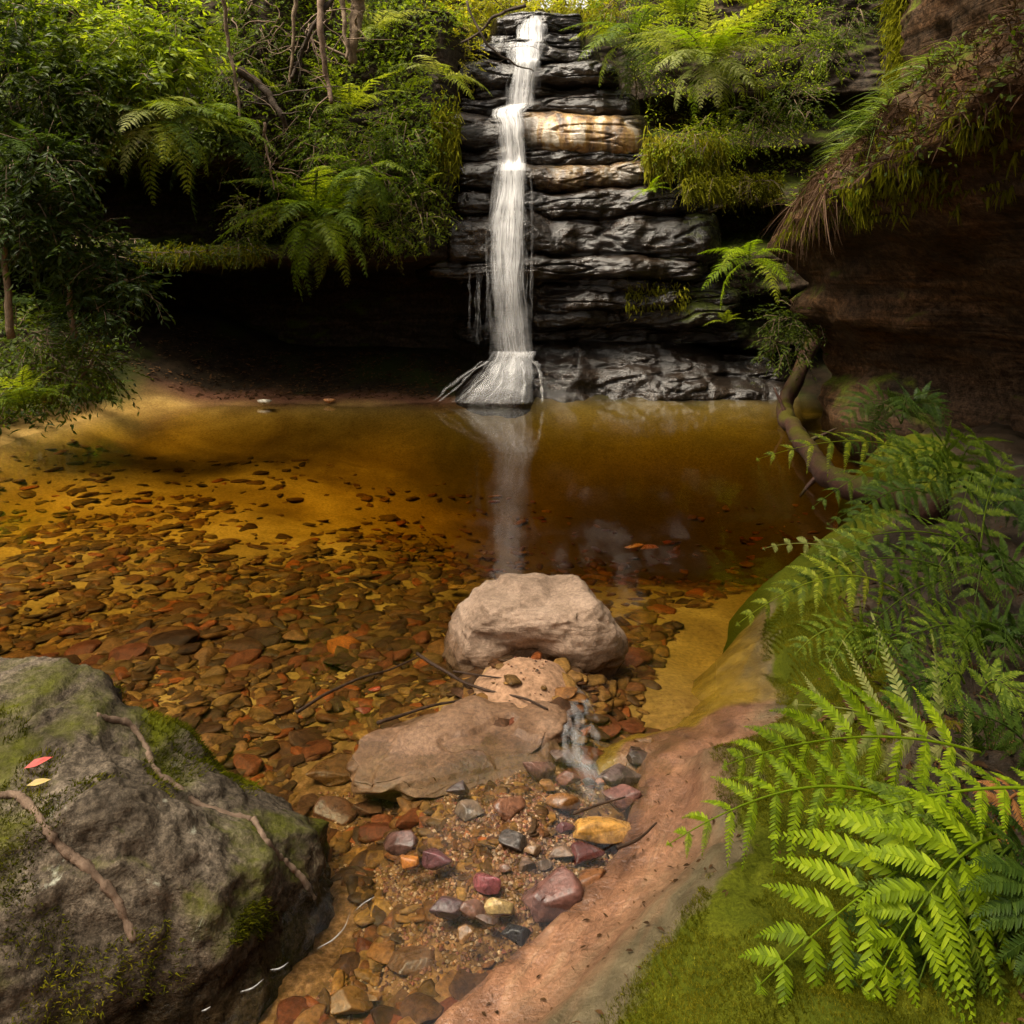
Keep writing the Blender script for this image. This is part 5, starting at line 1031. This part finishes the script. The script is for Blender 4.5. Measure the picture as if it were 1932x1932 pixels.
# --- bare trunks, vines and roots
def C1(x, y): return (x*.44*.92, y*.44*.92)
def C2(x, y): return ((500+x*.44)*.92, y*.44*.92)
VINES = [
 ('bare_tree', [C2(535, -30), C2(528, 60), C2(512, 180), C2(505, 300)], 10.6, .075, 'trunk', 'thick bare tree trunk at the top left of the fall'),
 ('bare_tree', [C2(460, -30), C2(470, 120), C2(482, 270)], 10.5, .028, 'trunk', 'thin trunk next to the thick bare trunk'),
 ('vine', [C2(365, -20), C2(355, 120), C2(375, 260), C2(385, 370), C2(405, 480)], 10.0, .034, 'root', 'twisted brown vine hanging down the left bank'),
 ('vine', [C2(420, -20), C2(330, 110), C2(260, 260), C2(228, 370)], 10.1, .026, 'trunk_dark', 'dark stem leaning across the twisted vine'),
 ('vine', [C2(240, -20), C2(232, 150), C2(218, 390)], 10.1, .022, 'trunk', 'straight greenish stem left of the twisted vine'),
 ('vine', [C1(1040, -20), C1(1060, 180), C1(1095, 380), C1(1122, 580)], 9.2, .018, 'trunk', 'long thin vine hanging at the top left'),
 ('vine', [C1(1228, 575), C1(1245, 700), C1(1276, 890)], 9.4, .013, 'root', 'short pale vine hanging down to the drooping fern'),
 ('vine', [C1(1120, 330), C1(1230, 420), C1(1300, 520), C1(1330, 600)], 9.6, .04, 'trunk_dark', 'dark crooked branch on the left bank'),
 ('branch', [(880, 0), (905, 60), (930, 95), (970, 120), (1005, 135)], 10.9, .014, 'trunk_dark', 'dark twig reaching across the upper cascade'),
 ('branch', [(990, 10), (935, 30), (905, 60), (870, 80)], 11.3, .02, 'trunk_dark', 'bare branch left of the fall lip'),
]
for i, (nm, pts, d, r_, mt, lb) in enumerate(VINES):
    pw3 = np.array([P(a, b, d-.75+.05*math.sin(k*2.1+i)) for k, (a, b) in enumerate(pts)]); b0 = pw3[0]
    root = empty(nm, tuple(b0), lb, nm.replace('_', ' '), 'bare stems and vines'); mb = MB(); pp = smoothpath(pw3, 30, .025, i); mb.tube(pp-b0, 1.25*np.linspace(r_, r_*.55, 30)*(1+.2*pnoise(np.arange(30)*.6, i, .5)), 7)
    obj('stem', mb.mesh('stem', M[mt]), root); r = np.random.default_rng(i+55)
    for k in range(5):
        tw = MB()
        s0 = pp[r.integers(6, 28)]; e = s0+r.normal(size=3)*np.array([.3, .1, .25])+np.array([0, -.05, -.1]); tw.tube(smoothpath([s0, (s0+e)/2+r.normal(size=3)*.06, e], 10, .03, k+i*9)-b0, np.linspace(r_*.3, .002, 10), 4)
        obj('twig', tw.mesh('twig', M[mt]), root)
# tangle of pale bare twigs, upper left
for i in range(9):
    px, py = [(450, 20), (520, 30), (590, 60), (620, 20), (540, 330), (620, 300), (480, 260), (700, 300), (560, 270)][i]
    mb = MB(); b0 = P(px, py, 9.7)
    for k in range(6):
        a = b0+rng.normal(size=3)*.08; e = a+np.array([rng.uniform(-.5, .5), rng.uniform(-.2, .1), rng.uniform(-.75, -.1)]); mb.tube(smoothpath([a, a*.5+e*.5+rng.normal(size=3)*.1, e], 14, .05, k+i*7)-b0, np.linspace(.009, .002, 14), 4)
    o = obj('dry_twig', mb.mesh('dry_twig', M['root']), loc=b0); tag(o, ['dry twigs at the top left corner of the vines', 'curly dry twigs beside the straight stem', 'dry twigs round the twisted vine', 'thin twigs above the twisted vine', 'dry twigs above the drooping fern', 'twigs in the yellow green shrub', 'twigs under the crooked branch', 'twigs hanging above the pale tangle fern', 'bent twigs near the short pale vine'][i], 'twigs', 'bundles of dry twigs on the left bank')

# --- blades: grass, hanging roots and moss
def strips(base, dirs, L, wd, bend, seg=4, seed=0):
    """n thin hanging or standing blades as tapered strips"""
    n = len(base); r = np.random.default_rng(seed); d = unit(dirs); side = unit(np.cross(d, np.array([0, 1, .2])+r.normal(size=(n, 3))*.5)); rows = []
    for k in range(seg+1):
        t = k/seg; c = base+d*(L*t)[:, None]+bend*(L*t*t)[:, None]; w_ = (wd*(1-t**2*.92))[:, None]*.5; rows += [c-side*w_, c+side*w_]
    V = np.stack(rows, 1); m = 2*(seg+1); q = np.array([(2*k, 2*k+1, 2*k+3, 2*k+2) for k in range(seg)]); return V.reshape(-1, 3), (q[None]+m*np.arange(n)[:, None, None]).reshape(-1, 4)
def over_pick(n, ylo, yhi, klo, khi, seed):
    r = np.random.default_rng(seed); iy = np.where((ys >= ylo) & (ys <= yhi))[0]; return OVER[r.choice(iy, n), r.integers(int(klo*K), int(khi*K), n)]
lipk = .40
pk = OVER[100]; lip_i = int(np.argmin(pk[:int(K*.7), 0])); lf = lip_i/K
# dry root fibres hanging over the far end of the lip
b_ = over_pick(2600, 7.0, 8.9, lf-.01, lf+.13, 1); n = len(b_); V, Q = strips(b_+np.array([-.02, 0, .0]), np.stack([rng.normal(-.25, .35, n), rng.normal(-.1, .3, n), rng.normal(-.8, .35, n)], 1), rng.uniform(.12, .6, n), rng.uniform(.004, .011, n), np.array([0.12, 0, -.25]), 4, 3)
tag(obj('hanging_roots', mesh('hanging_roots', V, Q, mat=M['straw'])), 'thick curtain of dry brown roots hanging over the overhang end', 'roots', kind='stuff')
# moss strands along the lip
b_ = over_pick(9000, 3.0, 8.9, lf-.05, lf+.05, 2); cl = fbm(b_[:, 1]*5, b_[:, 2]*2, b_[:, 0]*2, 3); b_ = b_[cl > -.25]; n = len(b_)
V, Q = strips(b_, np.stack([rng.normal(-.2, .3, n), rng.normal(-.05, .3, n), rng.normal(-.9, .2, n)], 1), rng.uniform(.03, .2, n)*np.clip(.5+1.1*cl[cl > -.25], .2, 2)*np.clip(b_[:, 1]/7, .5, 1), rng.uniform(.008, .02, n), np.array([.1, 0, -.1]), 3, 4)
tag(obj('hanging_moss', mesh('hanging_moss', V, Q, mat=M['moss_hang'])), 'green moss fringe trailing along the edge of the overhang', 'moss', kind='stuff')
b_ = over_pick(9000, 3.0, 9.0, lf+.0, lf+.17, 5); n = len(b_); V, Q = strips(b_, rng.normal(size=(n, 3))+np.array([-.3, -.2, .1]), rng.uniform(.04, .17, n), rng.uniform(.005, .012, n), np.array([-.1, 0, -.3]), 3, 6)
tag(obj('bank_litter', mesh('bank_litter', V, Q, mat=M['straw'])), 'dry leaf litter and rootlets covering the slope above the overhang', 'litter', kind='stuff')
b_ = over_pick(2200, 6.0, 9.0, lf+.05, lf+.15, 7); cl = fbm(b_[:, 1]*1.6, b_[:, 2]*1.6, b_[:, 0]*1.6, 2); b_ = b_[cl > .12]; n = len(b_); V, Q = strips(b_, np.stack([rng.normal(-.5, .5, n), rng.normal(-.3, .5, n), rng.normal(.6, .3, n)], 1), rng.uniform(.15, .5, n), rng.uniform(.006, .014, n), np.array([-.25, -.1, -.75]), 5, 8)
tag(obj('grass', mesh('grass', V, Q, mat=M['grass'])), 'arching green grass on top of the overhang', 'grass', kind='stuff')
q_ = over_pick(3600, 3.4, 9.0, lf-.01, lf+.16, 15); cl = fbm(q_[:, 1]*1.9, q_[:, 2]*1.9, q_[:, 0]*1.9, 3); q_ = q_[cl > .02]; n = len(q_); r_ = np.random.default_rng(77); ll = r_.uniform(.03, .075, n)
V, T = leaves(q_+r_.normal(0, .05, (n, 3)), r_.normal(size=(n, 3))+np.array([-.4, -.4, 0]), np.tile([[-.3, -.3, 1.]], (n, 1))+r_.normal(0, .4, (n, 3)), ll, ll*.45)
tag(obj('undergrowth', mesh('undergrowth', V, tris=T, mat=M['leaf_mid'], smooth=False)), 'small leaves growing among the roots on top of the overhang', 'plants', kind='stuff')
back_fern(tuple(over_pick(1, 6.6, 6.8, lf+.05, lf+.06, 3)[0]), 'small fern rooted on the mossy overhang slope', spray(8, -220, -60, -30, 40, .35, .5, 50), ['fern_mid', 'fern_dark'], seed=50)
# moss on the vertical wall edge, top right, and on the ledges
n = 3500; zz = rng.uniform(3.2, 6.0, n); yy = rng.normal(8.9, .12, n); i_ = np.argmin(np.abs(ys-8.9)); col = OVER[i_, int(K*.7):]
xx = np.interp(zz, np.sort(col[:, 2]), col[np.argsort(col[:, 2]), 0])-.03; V, Q = strips(np.stack([xx+rng.normal(0, .04, n), yy, zz], 1), np.stack([rng.normal(-.5, .3, n), rng.normal(-.4, .3, n), rng.normal(-.6, .3, n)], 1), rng.uniform(.04, .15, n), rng.uniform(.01, .02, n), np.array([0, 0, -.3]), 2, 9)
tag(obj('wall_moss', mesh('wall_moss', V, Q, mat=M['moss_hang'])), 'moss hanging down the corner of the dark upper wall', 'moss', kind='stuff')
def ledge_moss(name, label, px0, px1, py, spread, d, n, L, mat='moss_hang', seed=0):
    r = np.random.default_rng(seed); px = r.uniform(px0, px1, n); q = np.array([P(a, b, d) for a, b in zip(px, py+r.normal(0, spread, n))]); q[:, 1] = d+r.normal(0, .05, n)
    V, Q = strips(q, np.stack([r.normal(0, .35, n), r.normal(-.6, .3, n), r.normal(-.5, .5, n)], 1), r.uniform(.4, 1.2, n)*L, r.uniform(.01, .022, n), np.array([0, 0, -.4]), 2, seed)
    tag(obj(name, mesh(name, V, Q, mat=M[mat])), label, 'moss', kind='stuff')
ledge_moss('ledge_moss', 'moss mat on the ledge right of the golden rock', 1215, 1370, 290, 18, 10.2, 2600, .16, seed=1)
ledge_moss('ledge_moss', 'yellow moss fringe on the lower right ledge', 1290, 1470, 350, 10, 9.95, 2200, .14, seed=2)
ledge_moss('ledge_moss', 'moss on the rock shoulder left of the falling water', 815, 868, 260, 32, 10.0, 1500, .12, seed=3)
ledge_moss('ledge_moss', 'dim moss along the left cave ledge', 250, 500, 478, 8, 9.62, 1500, .10, seed=4)
ledge_moss('ledge_moss', 'moss tuft on the wet rock ledges at the lower right', 1180, 1300, 560, 14, 10.25, 700, .06, seed=5)
# velvet of moss on the bank and the boulder
def moss_velvet(name, label, pts, nrm, n, L, seed):
    r = np.random.default_rng(seed); i_ = r.integers(0, len(pts), n); q = pts[i_]+r.normal(0, .006, (n, 3))*np.array([1, 1, 0]); nn = nrm[i_]
    d = unit(nn+r.normal(0, .55, (n, 3))); s_ = unit(np.cross(d, r.normal(size=(n, 3)))); l = r.uniform(.5, 1.3, n)[:, None]*L; w_ = l*.28
    V = np.stack([q-s_*w_*.5-nn*.002, q+s_*w_*.5-nn*.002, q+d*l], 1).reshape(-1, 3)
    tag(obj(name, mesh(name, V, tris=np.arange(3*n).reshape(-1, 3), mat=M['moss_blade'], smooth=False)), label, 'moss', kind='stuff')
ok = ((s-wb-lo).ravel()[used] > .10) & ((s.ravel()[used] < .45) | (VB[used][:, 1] < 2.5)); pts = VB[used][ok]; cl = fbm(pts[:, 0]*2.6, pts[:, 1]*2.6, pts[:, 2]*2.6, 4)+.25*sstep(.4, .7, s.ravel()[used][ok]); pts = pts[(cl > -.35) & (pts[:, 0]-.1*pts[:, 1] < .8+.25*(pts[:, 1] > 2.3)) & (pts[:, 1] < 3.6) & (pts[:, 1] > 1.35)]
moss_velvet('bank_moss', 'velvety green moss covering the bank beside the ferns', pts, np.tile([[-.25, -.1, 1.]], (len(pts), 1)), 330000, .0055, 1)
nb = unit(BV-BC); cl = fbm(BV[:, 0]*2.4+3, BV[:, 1]*2.4, BV[:, 2]*2.4, 4); okb = (cl > .12) & (BV[:, 2] > .0); moss_velvet('boulder_moss', 'short green moss tufts on the large boulder', BV[okb], nb[okb], 42000, .011, 2)

sb_ = s.ravel()[used]; q_ = VB[used]; okl = (sb_ > .3) & (q_[:, 0] < 2.6); q_ = q_[okl][np.random.default_rng(3).integers(0, okl.sum(), 2600)]; q_ = q_[(q_[:, 0]-.1*q_[:, 1] > .7) | (q_[:, 1] > 2.6)]; n = len(q_); r_ = np.random.default_rng(4); ll = r_.uniform(.012, .05, n)
V, T = leaves(q_+np.array([0, 0, .008]), np.stack([r_.normal(size=n), r_.normal(size=n), r_.normal(0, .2, n)], 1), np.tile([[0, 0, 1.]], (n, 1))+r_.normal(0, .25, (n, 3)), ll, ll*.4)
tag(obj('leaf_litter', mesh('leaf_litter', V, tris=T, mat=M['litter'], smooth=False)), 'brown fallen leaves on the dark soil under the ferns', 'litter', kind='stuff')
r_ = np.random.default_rng(8); x_ = r_.uniform(-.3, 1.1, 900); y_ = r_.uniform(1.4, 3.1, 900); s_ = shore_s(x_, y_); k_ = (s_ > .03) & (s_ < .42); x_, y_, s_ = x_[k_], y_[k_], s_[k_]; n = len(x_); ll = r_.uniform(.004, .022, n)
V, T = leaves(np.stack([x_, y_, bank_z(x_, y_, s_)+.004], 1), np.stack([r_.normal(size=n), r_.normal(size=n), r_.normal(0, .1, n)], 1), np.tile([[0, 0, 1.]], (n, 1))+r_.normal(0, .2, (n, 3)), ll, ll*r_.uniform(.1, .5, n))
tag(obj('leaf_litter', mesh('leaf_litter', V, tris=T, mat=M['litter'], smooth=False)), 'scraps of dead leaf and needle on the pink sandstone bank', 'litter', kind='stuff')
# --- roots creeping over the boulder, leaves, sticks, log
from mathutils.bvhtree import BVHTree
bt = BVHTree.FromPolygons([Vector(v) for v in BV], [tuple(t) for t in ico(7)[1]])
def on_boulder(px, py):
    o = Vector((0, 0, CAMH)); d = (Vector(P(px, py, 1.0))-o).normalized(); h = bt.ray_cast(o, d); return None if h[0] is None else np.array(h[0])
def C8(x, y): return (x*.414*.92, (1300+y*.414)*.92)
for i, (pts, r_, lb) in enumerate([
    ([(0, 800), (90, 800), (160, 860), (230, 960), (320, 1060), (430, 1150), (520, 1250), (580, 1330), (620, 1430), (660, 1530)], .011, 'knobbly brown root running down the front of the boulder'),
    ([(480, 400), (640, 440), (720, 560), (770, 680), (880, 760), (960, 820), (1100, 880), (1250, 920)], .011, 'brown root curving over the top of the boulder'),
    ([(1250, 920), (1320, 1020), (1400, 1120), (1490, 1210), (1560, 1310)], .009, 'root descending the right shoulder of the boulder')]):
    q = [on_boulder(*C8(*p_)) for p_ in pts]; q = [a for a in q if a is not None]
    if len(q) < 3: continue
    pp = smoothpath(q, 70, .006, i); pr = .8*r_*(1+.35*pnoise(np.arange(70)*.45, i*3.3, .5)+.45*pnoise(np.arange(70)*1.7, i*3.3, 2.5)); mb = MB(); mb.tube(pp, pr, 8)
    tag(obj('root', mb.mesh('root', M['root'])), lb, 'root', 'roots on the boulder')
def flat_leaf(pos, nrm, ang, L, mat, lb):
    V, T = leaves(np.zeros((1, 3)), np.array([[1., 0, 0]]), np.array([[0, 0, 1.]]), np.array([L]), np.array([L*.32]), .05); o = obj('fallen_leaf', mesh('fallen_leaf', V, tris=T, mat=M[mat], smooth=False), loc=pos)
    o.rotation_euler = (Vector(nrm).to_track_quat('Z', 'Y') @ Matrix.Rotation(ang, 3, 'Z').to_quaternion()).to_euler(); tag(o, lb, 'leaf')
for px, py, ang, L, mt, lb in ((50, 1458, .5, .06, 'redleaf', 'red fallen leaf on top of the boulder'), (55, 1490, .3, .05, 'yellowleaf', 'yellowish fallen leaf on the boulder below the red one')):
    h = on_boulder(px, py)
    if h is not None: flat_leaf(h+np.array([0, -.01, .016]), (0, -.5, .85), ang, L, mt, lb)
STK = [([C7(490, 465), C7(620, 540), C7(740, 605), C7(880, 640), C7(1015, 690)], .007, .03, 'long dark stick from the pale rock to the slab'), ([C7(20, 690), C7(200, 590), C7(360, 530), C7(500, 478)], .006, .005, 'dark stick in the water left of the pale rock'), ([C7(330, 745), C7(500, 690), C7(680, 640), C7(750, 610)], .006, .01, 'dark stick lying behind the flat slab'), ([C7(640, 530), C7(760, 550), C7(850, 570)], .004, .05, 'short twig on the sand below the pale rock'),
       ([C7(1110, 1105), C7(1200, 1075), C7(1320, 1035)], .004, .06, 'thin twig above the ochre yellow stone'), ([C7(1290, 1225), C7(1370, 1190), C7(1435, 1135)], .005, .05, 'curved twig on the bank by the ochre yellow stone')]
for i, (pts, r_, z, lb) in enumerate(STK):
    pp = smoothpath([W(a, b, z) for a, b in pts], 24, .01, i); mb = MB(); mb.tube(pp, np.linspace(r_, r_*.5, 24), 6); tag(obj('stick', mb.mesh('stick', M['stick'])), lb, 'stick', 'sticks in the shallows')
LOGP = [P(1535, 640, 10.0), P(1512, 695, 9.6), P(1492, 740, 9.3), W(1480, 775, .03), W(1505, 820, .08), W(1540, 870, .10), W(1580, 910, .12), W(1670, 935, .16), W(1760, 960, .22)]
pp = smoothpath(LOGP, 60, .03, 3); mb = MB(); mb.tube(pp, np.interp(np.linspace(0, 1, 60), [0, .3, .5, 1], [.09, .085, .075, .085])*(1+.12*pnoise(np.arange(60)*.35, 2.2, .5)), 12)
lg = empty('fallen_log', tuple(pp[30]), 'mossy fallen log lying in the water at the right shore', 'log'); lo = obj('trunk', mb.mesh('trunk', M['log']), lg, loc=tuple(-pp[30]))
mb = MB()
for k, (i0, e) in enumerate(((20, (-.1, .1, .3)), (34, (.25, -.1, .15)), (45, (-.2, -.1, -.15)))): mb = MB(); mb.tube(smoothpath([pp[i0], pp[i0]+np.array(e)*.5, pp[i0]+np.array(e)], 8, .02, k)-pp[30], np.linspace(.025, .008, 8), 6); obj('stub', mb.mesh('stub', M['log']), lg)
# bright pebbles on the far shore
for (px, py, z, sz, col, lb) in ((497, 757, .05, .10, (.5, .45, .36), 'pale stone on the far sandy shore'), (620, 755, .05, .085, (.6, .25, .08), 'orange stone on the far sandy shore')):
    V, T = arche[1]; p = W(px, py, z); tag(obj('stone', mesh('stone', V*sz, tris=T, mat=single_stone_mat(col)), loc=p), lb, 'stone')
